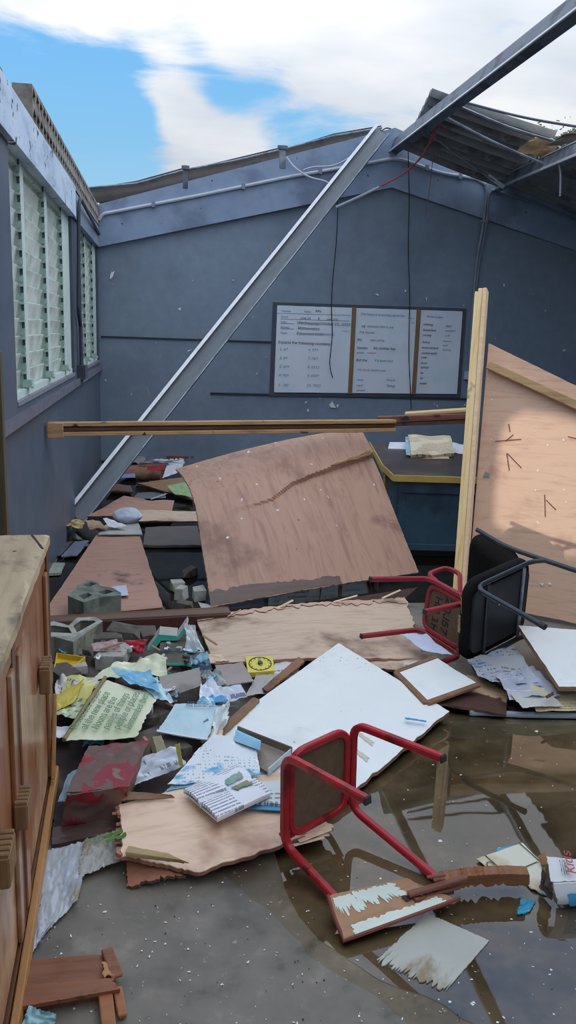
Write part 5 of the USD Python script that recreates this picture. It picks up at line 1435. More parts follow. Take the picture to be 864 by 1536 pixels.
single('wood_strip', slab(bs, 6, 26, .012, crumple(.004, 3, 3), (.004, .006, .03, .006), 6), ply('strip_brown', C(142, 98, 70), C(110, 74, 54)), 'narrow brown wood strip pointing from the clock toward the rubble', 'wood strip', quad_frame(bs))
paper('paper_sheet', 'blue-and-white crumpled wrapper with a green printed corner beside the grey card', [P(300, 1028, .13), P(318, 1020, .14), P(345, 1052, .09), P(296, 1062, .10)], mat('wrap_white_blue', [C(206, 216, 230), C(222, 228, 236)], scale=3, rough=.4, second=C(70, 160, 210), sscale=7, scut=(.56, .60)), amp=.03, seed=16, fold=.05)
paper('paper_sheet', 'white crumpled sheet with dark figures between the wrapper and the clock', [P(314, 1030, .10), P(362, 1026, .10), P(372, 1048, .075), P(330, 1058, .08)], printed('sheet_figures', C(196, 202, 214), C(64, 70, 96), 30, .5), amp=.02, seed=17, fold=.03)
wt = [P(300, 1060, .12), P(326, 1054, .12), P(336, 1070, .11), P(318, 1112, .10)]
# pale blue poster with line drawing
bp_ = [P(262, 1056, .145), P(334, 1056, .13), P(312, 1110, .11), P(234, 1098, .12)]
po = Thing('blue_poster', 'pale blue printed poster with a faint drawing lying in the middle of the rubble', 'poster', quad_frame(bp_))
pw_ = crumple(.014, 2.2, 6)
po.part('sheet', slab(bp_, 24, 24, .0015, pw_, (.004, .01, .004, .004), 6), M_BLUEW, smooth=50)
po.part('sheet_border', slab([on_sheet(bp_, .0, .93), on_sheet(bp_, .98, .95), on_sheet(bp_, .98, .99), on_sheet(bp_, .0, .99)], 20, 2, .001, lambda U, V: pw_(U, .93 + .06 * V), lift=.003), M_WHITEP)
_l = []
for k in range(3):
    q0, q1 = on_sheet(bp_, .28, .07 + .06 * k, .014), on_sheet(bp_, .9, .07 + .06 * k, .014)
    _l.append(letters('The kitchen garden at home ' if k % 2 == 0 else 'ask and answer', .012, frame(q0, q1 - q0, facing(bp_)), .0006))
po.part('print_line', cat(_l), mat('ink_slate', [C(88, 106, 124), C(100, 116, 132)], rough=.6), smooth=False)
paper('plastic_bag', 'half-clear crumpled plastic bag at the right edge of the pale blue poster', [P(322, 1064, .14), P(346, 1052, .14), P(338, 1090, .10), P(312, 1114, .10)], clear_film('bag_clear', (.82, .86, .86), .55), 'plastic bag', amp=.03, seed=18, fold=.08)
paper('plastic_bag', 'clear plastic bag standing upright behind the curved turquoise fragment', [PY(274, 936, 3.92), PY(292, 938, 3.9), PY(312, 992, 3.82), PY(278, 988, 3.78)], clear_film('bag_clear', (.82, .86, .86), .55), 'plastic bag', amp=.05, seed=19, fold=.10)
paper('plastic_bag', 'blue plastic bag in front of the clear one', [P(284, 986, .17), P(312, 978, .20), P(320, 1006, .10), P(288, 1010, .10)], mat('bag_blue', [C(110, 160, 186), C(160, 186, 196)], scale=4, rough=.35, bump=.1), 'plastic bag', amp=.04, seed=20, fold=.07)
paper('wood_strip', 'torn brown board corner beside the clear plastic bag', [P(296, 978, .12), P(338, 982, .12), P(346, 992, .10), P(308, 996, .09)], M_PLY2, 'wood strip', amp=.01, seed=21, t=.008, jag=(.01, .02, .01, .02))
paper('plastic_bag', 'grey-green plastic bottle wrapper between the cards', [P(306, 1008, .11), P(330, 1008, .11), P(342, 1026, .09), P(310, 1034, .09)], mat('bag_grey', [C(136, 146, 142), C(168, 176, 170)], scale=5, rough=.4), 'plastic bag', amp=.03, seed=22, fold=.06)

# dark sodden cloth under everything, the carton
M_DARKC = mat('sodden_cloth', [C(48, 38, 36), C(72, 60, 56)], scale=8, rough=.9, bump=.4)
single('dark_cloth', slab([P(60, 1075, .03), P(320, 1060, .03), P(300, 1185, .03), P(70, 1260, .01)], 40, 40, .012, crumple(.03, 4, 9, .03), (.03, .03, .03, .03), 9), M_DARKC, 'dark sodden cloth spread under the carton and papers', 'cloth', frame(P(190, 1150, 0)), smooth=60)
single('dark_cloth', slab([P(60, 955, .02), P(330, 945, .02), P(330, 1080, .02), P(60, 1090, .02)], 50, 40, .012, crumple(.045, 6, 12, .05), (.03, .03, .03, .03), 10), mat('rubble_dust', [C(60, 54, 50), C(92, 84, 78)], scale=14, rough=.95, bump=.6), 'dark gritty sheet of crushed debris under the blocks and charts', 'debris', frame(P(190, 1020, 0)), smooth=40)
bx = [P(132, 1116, .19), P(226, 1108, .17), P(196, 1180, .15), P(98, 1190, .17)]
cbx = Thing('red_carton', 'crushed wet red and brown cardboard carton below the large chart', 'carton', quad_frame(bx))
M_CARTON = mat('carton', [C(92, 70, 64), C(116, 90, 80)], scale=4, rough=.55, bump=.15, blotch=C(136, 34, 48), bscale=6.5, bcut=(.50, .53), second=C(128, 110, 92), sscale=7, scut=(.62, .66))
cbx.part('top_panel', slab(bx, 22, 22, .004, crumple(.02, 2, 7, .02), (.01, .006, .004, .006), 7), M_CARTON, smooth=40)
cbx.part('front_panel', slab([P(98, 1190, .17), P(196, 1180, .15), P(172, 1232, .02), P(90, 1246, .01)], 20, 14, .004, crumple(.02, 2, 8, .03), (.0, .006, .01, .006), 8), M_CARTON, smooth=40)
cbx.part('side_panel', slab([P(196, 1180, .15), P(226, 1108, .17), P(226, 1150, .02), P(180, 1224, .02)], 14, 10, .004, crumple(.012, 2, 9), (0, .004, .01, .0), 9), mat('carton_brown', [C(96, 78, 66), C(120, 98, 82)], scale=5, rough=.7), smooth=40)
cbx.part('left_flap', slab([P(100, 1160, .14), P(122, 1150, .16), P(104, 1196, .10), P(86, 1206, .08)], 10, 10, .003, crumple(.012, 2, 10), (.004,) * 4, 10), mat('carton_white', [C(170, 178, 184), C(120, 170, 196)], scale=6, rough=.6), smooth=40)
wg = [P(228, 1104, .14), P(243, 1102, .13), P(252, 1130, .10), P(236, 1134, .11)]
single('wood_block', slab(wg, 3, 6, .03, crumple(.003, 2, 2), (.004,) * 4, 2), mat('sage_wood', [C(126, 120, 92), C(158, 150, 118)], scale=5, stretch=(8, 1, 8), rough=.7), 'short grey-green wood block beside the carton and the bag of papers', 'wood block', quad_frame(wg))
paper('paper_bag', 'clear zip bag of white printed papers right of the carton', [P(204, 1140, .15), P(266, 1118, .15), P(278, 1150, .10), P(198, 1180, .10)], printed('bag_print', C(196, 204, 216), C(70, 76, 96), 50, .55), 'bag', amp=.02, seed=23, fold=.04)
paper('paper_bag', 'yellowish stiff card upright at the right end of the bag of papers', [P(262, 1116, .19), P(270, 1114, .20), P(276, 1150, .11), P(268, 1152, .10)], mat('card_yellow', [C(190, 172, 90), C(206, 190, 116)], rough=.6), 'card', amp=.004, seed=24)

# blue-and-white magazine with grey box lid, the open book
mg = [P(320, 1098, .13), P(382, 1108, .13), P(392, 1164, .09), P(250, 1180, .095)]
mag = Thing('magazine', 'large open blue-and-white magazine lying across the white sheet', 'magazine', quad_frame(mg))
mw = crumple(.014, 2.0, 9, .02)
mag.part('page', slab(mg, 26, 26, .002, mw, (.006, .004, .004, .004), 9), printed('mag_page', C(226, 234, 238), C(120, 150, 172), 110, .55, tint=C(94, 176, 214), tscale=3.2, tcut=(.52, .56)), smooth=50)
mag.part('page', slab([on_sheet(mg, .05, .80, .004), on_sheet(mg, .60, .78, .006), on_sheet(mg, .62, 1.02, -.01), on_sheet(mg, 0, 1.03, -.01)], 16, 8, .004, crumple(.008, 3, 4), (.004,) * 4, 4), mat('page_blue', [C(84, 168, 208), C(176, 212, 226)], scale=4, distort=1.0, rough=.5), label='blue page corner')
mag.part('page', slab([on_sheet(mg, -.02, .95, -.02), on_sheet(mg, .5, .93, -.02), on_sheet(mg, .5, 1.06, -.03), on_sheet(mg, -.05, 1.08, -.03)], 12, 4, .02, crumple(.004, 3, 5), (.004,) * 4, 5), printed('book_pages', C(224, 210, 180), C(120, 104, 84), 160, .4))
_fold = [P(354, 1094, .12), P(392, 1112, .13), P(390, 1126, .13), P(352, 1112, .13)]
mag.part('page', slab(_fold, 12, 5, .002, lambda U, V: .018 * np.sin(V * 3)), mat('page_blue', [C(84, 168, 208), C(176, 212, 226)], scale=4, distort=1.0, rough=.5))
ld = [P(356, 1094, .115), P(438, 1126, .10), P(400, 1156, .09), P(384, 1130, .10)]
lid = Thing('box_lid', 'shallow grey box lid with a pale blue edge beside the magazine', 'box lid', quad_frame(ld))
M_LID = mat('lid_grey', [C(132, 122, 112), C(158, 148, 136)], scale=4, rough=.7, blotch=C(112, 100, 90), bscale=3)
lid.part('base', slab([P(356, 1094, .105), P(438, 1126, .09), P(402, 1158, .08), P(372, 1140, .09)], 8, 8, .004), M_LID)
lid.part('rim', bar(P(356, 1094, .125), P(438, 1126, .11), .006, .03), mat('lid_dark', [C(104, 92, 80), C(126, 114, 100)], rough=.7))
lid.part('rim', bar(P(438, 1126, .105), P(402, 1158, .095), .006, .028), mat('lid_blue', [C(176, 200, 210), C(196, 214, 220)], rough=.6), label='pale blue edge')
ob = [P(275, 1188, .112), P(352, 1150, .112), P(406, 1194, .10), P(326, 1232, .10)]
M_PRINT_W = printed('white_print', C(232, 236, 244), C(110, 110, 130), 150, .40, axis='x')
# spine runs from the left edge to the right one: turn the quad so that TL-TR crosses the spine
obq = [ob[1], ob[2], ob[3], ob[0]]
bk2 = open_book('open_book', 'open white picture book with a green island drawing on the tan plywood offcut', obq, .012, M_PRINT_W, M_WHITEP, .016, page2=M_PRINT_W)
_c = np.array(obq)
_pp = [[on_sheet(obq, u, v, .0205 + .040 * abs(u - .5)) for u, v in ((.26, .10), (.475, .12), (.475, .52), (.32, .46))], [on_sheet(obq, u, v, .0205 + .040 * abs(u - .5)) for u, v in ((.525, .14), (.76, .12), (.72, .46), (.525, .50))]]
bk2.part('picture', slab(_pp[0], 16, 12, .0008, lambda U, V: .003 * np.sin(U * 3.1), (.01, .006, .012, .01), 3), mat('print_green', [C(92, 146, 132), C(136, 176, 164), C(150, 140, 110)], scale=16, rough=.6), label='printed green and blue picture')
bk2.part('picture', slab(_pp[1], 14, 10, .0008, lambda U, V: .003 * np.sin(U * 3.1), (.01, .01, .012, .006), 5), mat('print_brown', [C(150, 120, 84), C(110, 140, 120), C(176, 150, 110)], scale=20, rough=.6), label='printed brown picture')
b2 = [P(372, 1172, .095), P(430, 1170, .09), P(432, 1206, .085), P(362, 1202, .09)]
b2t = Thing('school_book', 'white school book with a blue lower edge beside the near red chair', 'book', quad_frame(b2))
b2t.part('page_block', slab(b2, 12, 12, .012, crumple(.004, 2, 4), (.002,) * 4, 4), printed('mag_white', C(208, 216, 218), C(90, 100, 110), 80, .5))
b2t.part('cover', slab([np.array(q) - [0, 0, .014] for q in [b2[0], b2[1], P(434, 1211, .085), P(358, 1206, .09)]], 6, 6, .003), mat('cover_sky', [C(72, 150, 200), C(92, 166, 210)], rough=.45))
paper('paper_scrap', 'tiny blue-grey paper scrap right below the open picture book', [P(366, 1208, .085), P(378, 1204, .085), P(380, 1212, .08), P(368, 1215, .08)], mat('scrap_slate', [C(110, 136, 152), C(136, 160, 172)], rough=.6), amp=.004, seed=4, nu=6, nv=6)
paper('paper_scrap', 'brown leaf-like cardboard scrap under the plastic bag', [P(310, 1094, .11), P(336, 1088, .11), P(334, 1104, .10), P(302, 1114, .09)], M_PLY2, 'cardboard', amp=.012, seed=25, t=.003)
paper('wood_strip', 'dark wood strip running under the magazine to the clock', [P(300, 1116, .08), P(380, 1044, .09), P(392, 1050, .08), P(312, 1124, .07)], ply('ply_dark', C(138, 104, 74), C(104, 76, 54)), 'wood strip', amp=.006, seed=26, t=.012, nu=20, nv=4, jag=(.004, .01, .006, .01))

# sheet of white paper by the red chair, papers at the right
paper('paper_sheet', 'smooth pale blue-white sheet of paper under the dull red chair', [P(600, 950, .12), P(640, 951, .14), P(680, 984, .12), P(634, 976, .11)], mat('paper_bluish', [C(186, 194, 220), C(206, 212, 232)], rough=.5), amp=.014, seed=27)
paper('paper_sheet', 'small printed leaflet edge behind the small white-topped board', [P(606, 994, .07), P(634, 990, .075), P(640, 1004, .06), P(604, 1010, .05)], printed('sheet_print', C(204, 204, 206), C(96, 92, 96), 70, .5), amp=.01, seed=28)
M_BAGP = printed('sheet_grey_print', C(176, 180, 186), C(96, 100, 112), 60, .5, tint=C(150, 166, 196), tscale=5)
paper('paper_sheet', 'heap of grey printed sheets spread under the black chair', [P(700, 990, .10), P(772, 968, .13), P(815, 1032, .10), P(722, 1020, .09)], M_BAGP, amp=.02, seed=29, fold=.03)
paper('paper_sheet', 'bluish plastic-covered sheet right of the black chair\'s papers', [P(742, 1012, .11), P(800, 1000, .11), P(842, 1046, .085), P(764, 1050, .08)], mat('film_bluish', [C(160, 168, 190), C(190, 194, 200)], scale=4, rough=.3, distort=1.2, second=C(196, 192, 150), sscale=6, scut=(.58, .64)), amp=.02, seed=30, fold=.04)
paper('paper_sheet', 'cream printed page nearest the grey pipe at the right edge', [P(794, 1046, .07), P(870, 1040, .075), P(876, 1066, .05), P(804, 1068, .05)], printed('page_cream', C(222, 206, 160), C(140, 120, 90), 120, .5), amp=.008, seed=31)
paper('paper_sheet', 'white curled sheet over the dark leg under the papers', [P(764, 1040, .10), P(812, 1030, .10), P(846, 1058, .075), P(784, 1062, .07)], mat('paper_grey_w', [C(190, 188, 178), C(206, 204, 196)], rough=.6, second=C(120, 110, 100), sscale=9, scut=(.66, .7)), amp=.012, seed=32)
paper('paper_sheet', 'papers piled below the second white-faced board at the right edge', [P(812, 1036, .07), P(880, 1034, .08), P(884, 1052, .06), P(822, 1054, .06)], M_BAGP, amp=.012, seed=33)
single('dead_leaf', slab([P(817, 1044, .115), P(830, 1036, .12), P(832, 1042, .115), P(820, 1049, .11)], 8, 6, .002, crumple(.008, 3, 2), (.004,) * 4, 2), mat('leaf_brown', [C(70, 44, 36), C(96, 66, 50)], rough=.8), 'small dead brown leaf on the bluish sheet', 'leaf', frame(P(824, 1043, .11)))
gp = Thing('grey_pipe', 'thin grey plastic pipe lying along the puddle\'s far edge at right', 'pipe', frame(P(705, 1068, .015)))
gp.part('tube', tube([P(704, 1068, .018), P(780, 1072, .018), P(900, 1074, .018)], .014, 10), mat('pipe_grey', [C(126, 136, 146), C(148, 156, 164)], rough=.4))
gp.part('coupling', tube([P(706, 1068, .018), P(716, 1068.5, .018)], .017, 10), mat('pipe_grey', [C(126, 136, 146), C(148, 156, 164)], rough=.4))

# ---- cards, box lid and scraps at the lower right
M_CARDC = mat('card_cream', [C(204, 204, 184), C(220, 218, 200)], scale=3, rough=.5, blotch=C(196, 180, 150), bscale=3, second=C(120, 100, 84), sscale=16, scut=(.72, .76))
cd_ = [P(784, 1263, .016), P(812, 1292, .014), P(752, 1318, .012), P(714, 1288, .012)]
cc = Thing('cream_card', 'cream folder card with ruled lines lying in the puddle, the left one of two', 'card', quad_frame(cd_))
cc.part('sheet', slab(cd_, 10, 10, .003, crumple(.003, 2, 3), (.002,) * 4, 3), M_CARDC)
for (u0, v0, u1, v1) in ((0, .82, .96, .84), (.98, .1, .97, .98), (.0, .08, .95, .04)):
    cc.part('ruled_line', bar(on_sheet(cd_, u0, v0, .003), on_sheet(cd_, u1, v1, .003), .003, .0012, facing(cd_), .0003), M_DIAL)
p_ = on_sheet(cd_, .45, .92, .004)
cc.part('ring_mark', sweep([p_ + [.012 * math.cos(a_), .016 * math.sin(a_), 0] for a_ in np.linspace(0, 5.4, 16)], square(.003, .0012), False, up=(0, 0, 1)), M_DIAL)
paper('cream_card', 'stained cream card corner between the ruled card and the torn box', [P(770, 1300, .012), P(812, 1290, .014), P(818, 1342, .010), P(796, 1332, .010)], M_CARDC, 'card', amp=.004, seed=34, t=.003)
paper('teal_card', 'thin turquoise card edge sticking out behind the ruled cream card', [P(744, 1272, .010), P(776, 1266, .010), P(780, 1274, .008), P(744, 1280, .008)], mat('card_teal', [C(50, 150, 170), C(70, 166, 184)], rough=.5), 'card', amp=.002, seed=35)
paper('teal_card', 'turquoise card edge under the stained cream card', [P(798, 1326, .006), P(816, 1338, .006), P(826, 1346, .005), P(806, 1340, .005)], mat('card_teal', [C(50, 150, 170), C(70, 166, 184)], rough=.5), 'card', amp=.002, seed=36)
tb2 = Thing('torn_box', 'torn white printed box with a turquoise corner and red writing at the lower right edge', 'box', frame(P(840, 1340, 0)))
q1 = [P(818, 1282, .13), P(900, 1290, .13), P(905, 1322, .10), P(824, 1324, .095)]
M_BOXW = mat('box_white', [C(204, 206, 210), C(220, 222, 224)], scale=3, rough=.5, second=C(160, 150, 140), sscale=9, scut=(.70, .74))
tb2.part('top_panel', slab(q1, 14, 10, .003, crumple(.01, 2, 4), (.004, 0, .004, .01), 4), M_BOXW, smooth=40)
q2 = [P(828, 1326, .095), P(905, 1322, .10), P(905, 1354, .01), P(834, 1356, .008)]
tb2.part('front_panel', slab(q2, 14, 10, .003, lambda U, V: .02 * np.sin(V * 3), (.0, 0, .004, .004), 5), M_BOXW, smooth=40)
tb2.part('print_patch', slab([on_sheet(q2, .22, .22, .018), on_sheet(q2, 1, .18, .018), on_sheet(q2, 1, .9, .014), on_sheet(q2, .24, .92, .014)], 10, 8, .001, lambda U, V: .006 * np.sin(V * 3), (.006, 0, .004, .004), 6), mat('patch_blue', [C(56, 152, 198), C(76, 168, 210)], rough=.5, second=C(34, 40, 48), sscale=26, scut=(.66, .68)), label='blue printed patch with a black emblem')
tb2.part('print_block', cat([slab([on_sheet(q1, .22 + .04 * k, .18, .008), on_sheet(q1, .25 + .04 * k, .18, .008), on_sheet(q1, .27 + .04 * k, .8, .008), on_sheet(q1, .24 + .04 * k, .8, .008)], 4, 6, .001, crumple(.004, 2, 4), (.004,) * 4, k) for k in range(4)]), mat('print_grey', [C(96, 104, 110), C(112, 120, 124)], rough=.6), smooth=False, label='block of grey small print')
_p0, _p1 = on_sheet(q1, .50, .80, .014), on_sheet(q1, .46, .2, .016)
tb2.part('red_script', letters('Kids', .026, frame(_p0, _p1 - _p0, facing(q1)), .001, shear=.25), mat('script_red', [C(176, 56, 66), C(190, 74, 84)], rough=.5), smooth=False)
tb2.part('picture_patch', slab([on_sheet(q1, .60, .12, .010), on_sheet(q1, .98, .10, .010), on_sheet(q1, .98, .42, .012), on_sheet(q1, .60, .46, .012)], 8, 6, .001, crumple(.004, 2, 4), (.008,) * 4, 7), mat('print_peach', [C(214, 160, 120), C(226, 186, 150)], rough=.6))
tb2.part('inner_side', slab([P(815, 1296, .10), P(828, 1326, .09), P(832, 1352, .01), P(810, 1328, .01)], 8, 8, .004, crumple(.02, 3, 6, .03), (.008,) * 4, 7), mat('box_inside', [C(70, 58, 50), C(104, 90, 80)], rough=.9), label='dark crumpled inside')
tb2.part('flap', slab([P(806, 1284, .03), P(818, 1278, .05), P(822, 1296, .05), P(812, 1298, .02)], 6, 6, .003), mat('flap_brown', [C(138, 96, 62), C(160, 116, 80)], rough=.7))
tb2.part('teal_edge', slab([P(812, 1300, .06), P(816, 1300, .07), P(818, 1322, .05), P(813, 1322, .04)], 4, 6, .003), M_TEAL)
paper('teal_scrap', 'bright turquoise torn scrap with a white torn corner below the broken plank', [P(776, 1346, .010), P(806, 1350, .010), P(796, 1366, .008), P(770, 1376, .006)], mat('scrap_teal', [C(36, 134, 168), C(56, 152, 184)], scale=5, rough=.5, second=C(206, 200, 186), sscale=9, scut=(.62, .64)), 'scrap', amp=.006, seed=37, t=.004, jag=(.01, .006, .004, .02))

# ---- lower left: plank, tarp, blue paper
M_PLANK = mat('red_plank', [C(100, 58, 38), C(134, 84, 56), C(146, 94, 64)], scale=4, stretch=(.8, 8, 8), rough=.5, bump=.25, second=C(70, 40, 30), sscale=6, scut=(.64, .70))
bl = Thing('broken_plank', 'broken red-brown plank with a splintered end on the floor at lower left', 'plank', frame(P(110, 1470, 0)))
bl.part('plank', slab([P(20, 1438, .04), P(172, 1431, .04), P(184, 1482, .03), P(20, 1512, .03)], 40, 16, .03, crumple(.006, 3, 4), (.004, .016, .006, 0), 4), M_PLANK)
bl.part('plank', slab([P(20, 1478, .052), P(176, 1464, .052), P(184, 1484, .045), P(20, 1514, .045)], 30, 6, .012, crumple(.004, 3, 6), (.006, .02, .004, 0), 6), M_PLANK)
bl.part('splinter', bar(P(160, 1424, .05), P(176, 1466, .045), .03, .012), M_PLANK)
bl.part('end_patch', slab([P(150, 1440, .055), P(172, 1442, .052), P(178, 1464, .05), P(152, 1468, .05)], 10, 10, .003, crumple(.004, 2, 5), (.008,) * 4, 5), mat('raw_end', [C(170, 120, 78), C(190, 140, 96)], rough=.7), label='pale freshly broken patch')
for a_, b_ in (((158, 1490), (164, 1550)), ((176, 1482), (184, 1526))):
    bl.part('splinter', bar(P(*a_, .03), P(*b_, .012), .034 if a_[0] < 170 else .022, .016), mat('splinter_tan', [C(140, 88, 52), C(166, 110, 70)], scale=4, stretch=(.8, 8, 8), rough=.6))
tq = [P(66, 1270, .05), P(184, 1244, .05), P(182, 1290, .02), P(46, 1432, .01)]
tarp = Thing('plastic_tarp', 'long crumpled grey-white plastic sheet trailing along the cupboard\'s foot', 'plastic sheet', frame(P(110, 1320, 0)))
M_TARP = mat('tarp', [C(160, 168, 178), C(188, 194, 200)], scale=3, rough=.3, bump=.15, blotch=C(140, 150, 158), bscale=5, second=C(150, 144, 124), sscale=5, scut=(.60, .68))
tarp.part('sheet', slab([P(66, 1276, .03), P(140, 1258, .035), P(118, 1350, .012), P(48, 1425, .008)], 50, 60, .0015, crumple(.006, 7, 14, .011), (.01,) * 4, 14), M_TARP, smooth=60)
tarp.part('sheet', slab([P(124, 1258, .05), P(186, 1240, .06), P(184, 1292, .03), P(112, 1322, .02)], 44, 36, .0015, crumple(.008, 7, 17, .012), (.01,) * 4, 17), mat('tarp_dirty', [C(150, 152, 146), C(180, 178, 168)], scale=3, rough=.35, bump=.15, blotch=C(140, 128, 108), bscale=6, second=C(112, 124, 96), sscale=7, scut=(.62, .68)), smooth=60)
tarp.part('tail', slab([P(54, 1380, .02), P(82, 1378, .02), P(62, 1410, .012), P(46, 1434, .008)], 14, 18, .0015, crumple(.012, 4, 18, .02), (.004,) * 4, 18), M_TARP, smooth=60)
lf = P(168, 1254, .085)
single('green_sprig', cat([slab([lf + [dx, dy, .0], lf + [dx + .03, dy + .012, .01], lf + [dx + .034, dy - .004, .008], lf + [dx + .006, dy - .012, 0]], 4, 4, .001, crumple(.006, 2, k)) for k, (dx, dy) in enumerate(((-.03, 0), (0, .012), (-.02, -.02), (.012, -.01)))]), mat('leaf_green', [C(62, 112, 44), C(86, 136, 60)], rough=.6), 'tiny sprig of green leaves on the plastic sheet', 'leaves', frame(lf))
paper('blue_paper', 'pale blue crumpled paper at the bottom left corner', [P(44, 1506, .10), P(86, 1520, .08), P(82, 1550, .05), P(20, 1560, .05)], mat('paper_sky', [C(140, 186, 196), C(172, 208, 214)], scale=4, rough=.5, second=C(206, 206, 204), sscale=8, scut=(.62, .66)), amp=.02, seed=38, fold=.05)
paper('dark_board', 'dark wet board lying between the carton and the plastic sheet', [P(78, 1240, .03), P(180, 1222, .03), P(184, 1246, .02), P(76, 1268, .015)], mat('wet_board', [C(66, 50, 48), C(92, 74, 68)], scale=4, stretch=(.8, 8, 8), rough=.4), 'board', amp=.008, seed=39, t=.012)

# small scraps that nothing tells apart
_g = np.random.default_rng(77)
SCRAP = {'white': (M_WHITEP, 'small torn white paper scrap lying in the rubble by the cupboard', 'small white scraps in the rubble'),
         'blue': (M_BLUEP, 'small torn blue paper scrap lying in the rubble by the cupboard', 'small blue scraps in the rubble'),
         'brown': (M_PLY_RED, 'small brown wood splinter lying in the rubble by the cupboard', 'small wood splinters in the rubble'),
         'stone': (M_BLOCKD, 'small dark stone lying in the rubble by the cupboard', 'small dark stones in the rubble'),
         'pale': (M_BLOCKL, 'small pale concrete crumb lying in the rubble by the cupboard', 'small pale crumbs in the rubble')}
MARKS = {(104, 996): 'the yellow tray', (205, 970): 'the red plastic', (262, 950): 'the bent turquoise fragment', (294, 962): 'the upright clear bag', (262, 1004): 'the curved turquoise fragment', (272, 1036): 'the leaning grey card',
         (390, 1000): 'the yellow clock', (350, 1012): 'the square greyish card', (150, 1080): 'the large handwritten chart', (205, 1022): 'the blue wrapping paper', (285, 1085): 'the pale blue poster', (236, 1150): 'the bag of papers',
         (150, 1125): 'the red carton', (322, 1048): 'the blue-and-white wrapper', (120, 962): 'the white-rimmed vent block', (190, 998): 'the yellow-green chart'}
_kinds = ['white', 'blue', 'brown', 'stone', 'pale', 'stone', 'white', 'brown']
_seen = set()
for k in range(120):
    q = (_g.uniform(86, 330), _g.uniform(962, 1130)) if k % 3 else (_g.uniform(215, 330), _g.uniform(1005, 1130))
    kd = _kinds[k % 8]
    m_, lab, grp = SCRAP[kd]
    near = min(MARKS, key=lambda p_: (p_[0] - q[0]) ** 2 + 3 * (p_[1] - q[1]) ** 2)
    if (kd, near) in _seen or len(_seen) > 58 or (kd in ('stone', 'pale') and near in ((285, 1085), (322, 1048), (150, 1125), (236, 1150))):
        continue
    _seen.add((kd, near))
    lab = lab.replace('lying in the rubble by the cupboard', 'nearest ' + MARKS[near])
    z_ = .075 + .05 * _g.random()
    c0 = P(*q, z_)
    w_ = _g.uniform(.022, .05)
    if kd in ('stone', 'pale'):
        mesh_ = chunk(c0 - [0, 0, .02], (w_, w_ * .8, w_ * .7), 200 + k, yaw=_g.random() * 3)
        mesh_name = 'concrete_crumb'
    elif kd == 'brown':
        a_ = _g.random() * 3.1
        mesh_ = bar(c0, c0 + np.array([math.cos(a_), math.sin(a_), .2]) * w_ * 2.2, .014, .006)
        mesh_name = 'wood_splinter'
    else:
        a_ = _g.random() * 6.28
        e1, e2 = np.array([math.cos(a_), math.sin(a_), .15]) * w_, np.array([-math.sin(a_), math.cos(a_), .25]) * w_ * .8
        mesh_ = slab([c0 - e1 + e2, c0 + e1 + e2, c0 + e1 - e2, c0 - e1 - e2], 7, 7, .001, crumple(.02, 2.5, k, .03), (.012,) * 4, k)
        mesh_name = 'paper_scrap'
    single(mesh_name, mesh_, m_, lab, {'concrete_crumb': 'concrete piece', 'wood_splinter': 'wood splinter', 'paper_scrap': 'paper'}[mesh_name], frame(c0), grp, smooth=30)

# ================================================================== debris in the back left half
def flat(name, label, pts, z, m, cat_='board', t=.008, amp=.008, seed=0, freq=3.0, fold=0.0, jag=(.006, .006, .006, .006), nu=16, nv=12, core=None, group=None):
    zs = z if hasattr(z, '__len__') else [z] * 4
    c_ = [P(*q, zz) for q, zz in zip(pts, zs)]
    if core is not None:
        return sheet(name, label, c_, m, t, nu, nv, crumple(amp, freq, seed, fold), jag, seed, cat_, group, core=core)
    return single(name, slab(c_, nu, nv, t, crumple(amp, freq, seed, fold), jag, seed), m, label, cat_, quad_frame(c_), group, smooth=50)


M_PLY_RW = ply('plywood_redwet', C(184, 142, 122), C(152, 112, 96), C(66, 52, 48), scut=(.58, .68), rough=.4)
flat('plywood_sheet', 'flat reddish plywood sheet with a dark wet far end, under the vent block', [(144, 802), (209, 801), (246, 912), (60, 926)], (.05, .05, .028, .026), M_PLY_RW, t=.014, amp=.006, seed=3, freq=2, nu=24, nv=24, core=M_PLY_WET)
flat('plywood_sheet', 'warped reddish plywood piece below the foot of the fallen channel', [(186, 744), (262, 752), (256, 776), (130, 774)], (.14, .10, .05, .05), M_PLY_RW, t=.012, amp=.03, seed=5, freq=2, core=M_PLY_WET)
flat('plywood_sheet', 'pale streaked plywood strip at the left edge of the big leaning sheet', [(205, 765), (300, 766), (304, 783), (202, 782)], (.10, .10, .06, .05), M_PLY_W, t=.012, amp=.015, seed=6, core=M_PLY_WET)
flat('plywood_sheet', 'small triangular brown plywood piece under the colourful magazine', [(205, 724), (286, 714), (290, 750), (262, 742)], (.10, .08, .04, .04), ply('ply_tan', C(158, 122, 96), C(124, 92, 72)), t=.012, amp=.01, seed=7, core=M_PLY_WET)
flat('plywood_scrap', 'dull brown plywood scrap in the shade right of the fallen channel', [(168, 725), (196, 728), (200, 738), (158, 736)], .05, M_PLY_WET, t=.010, seed=8)
flat('plywood_scrap', 'reddish plank end at the far wall behind the roll', [(196, 697), (228, 697), (224, 709), (182, 709)], .06, M_PLY_RED, t=.012, seed=9)
flat('grey_plank', 'grey wet plank left of the big leaning sheet', [(218, 790), (296, 788), (304, 818), (214, 818)], (.05, .05, .03, .03), mat('plank_grey', [C(72, 68, 66), C(100, 94, 88)], scale=4, stretch=(.8, 8, 8), rough=.4), 'plank', t=.02, seed=10)
flat('white_board', 'dirty white board strip under the tan cardboard and ball', [(158, 787), (208, 784), (215, 801), (146, 801)], .07, mat('dirty_white', [C(166, 166, 160), C(190, 190, 184)], rough=.5, second=C(120, 116, 108), sscale=9, scut=(.62, .7)), t=.01, seed=11)
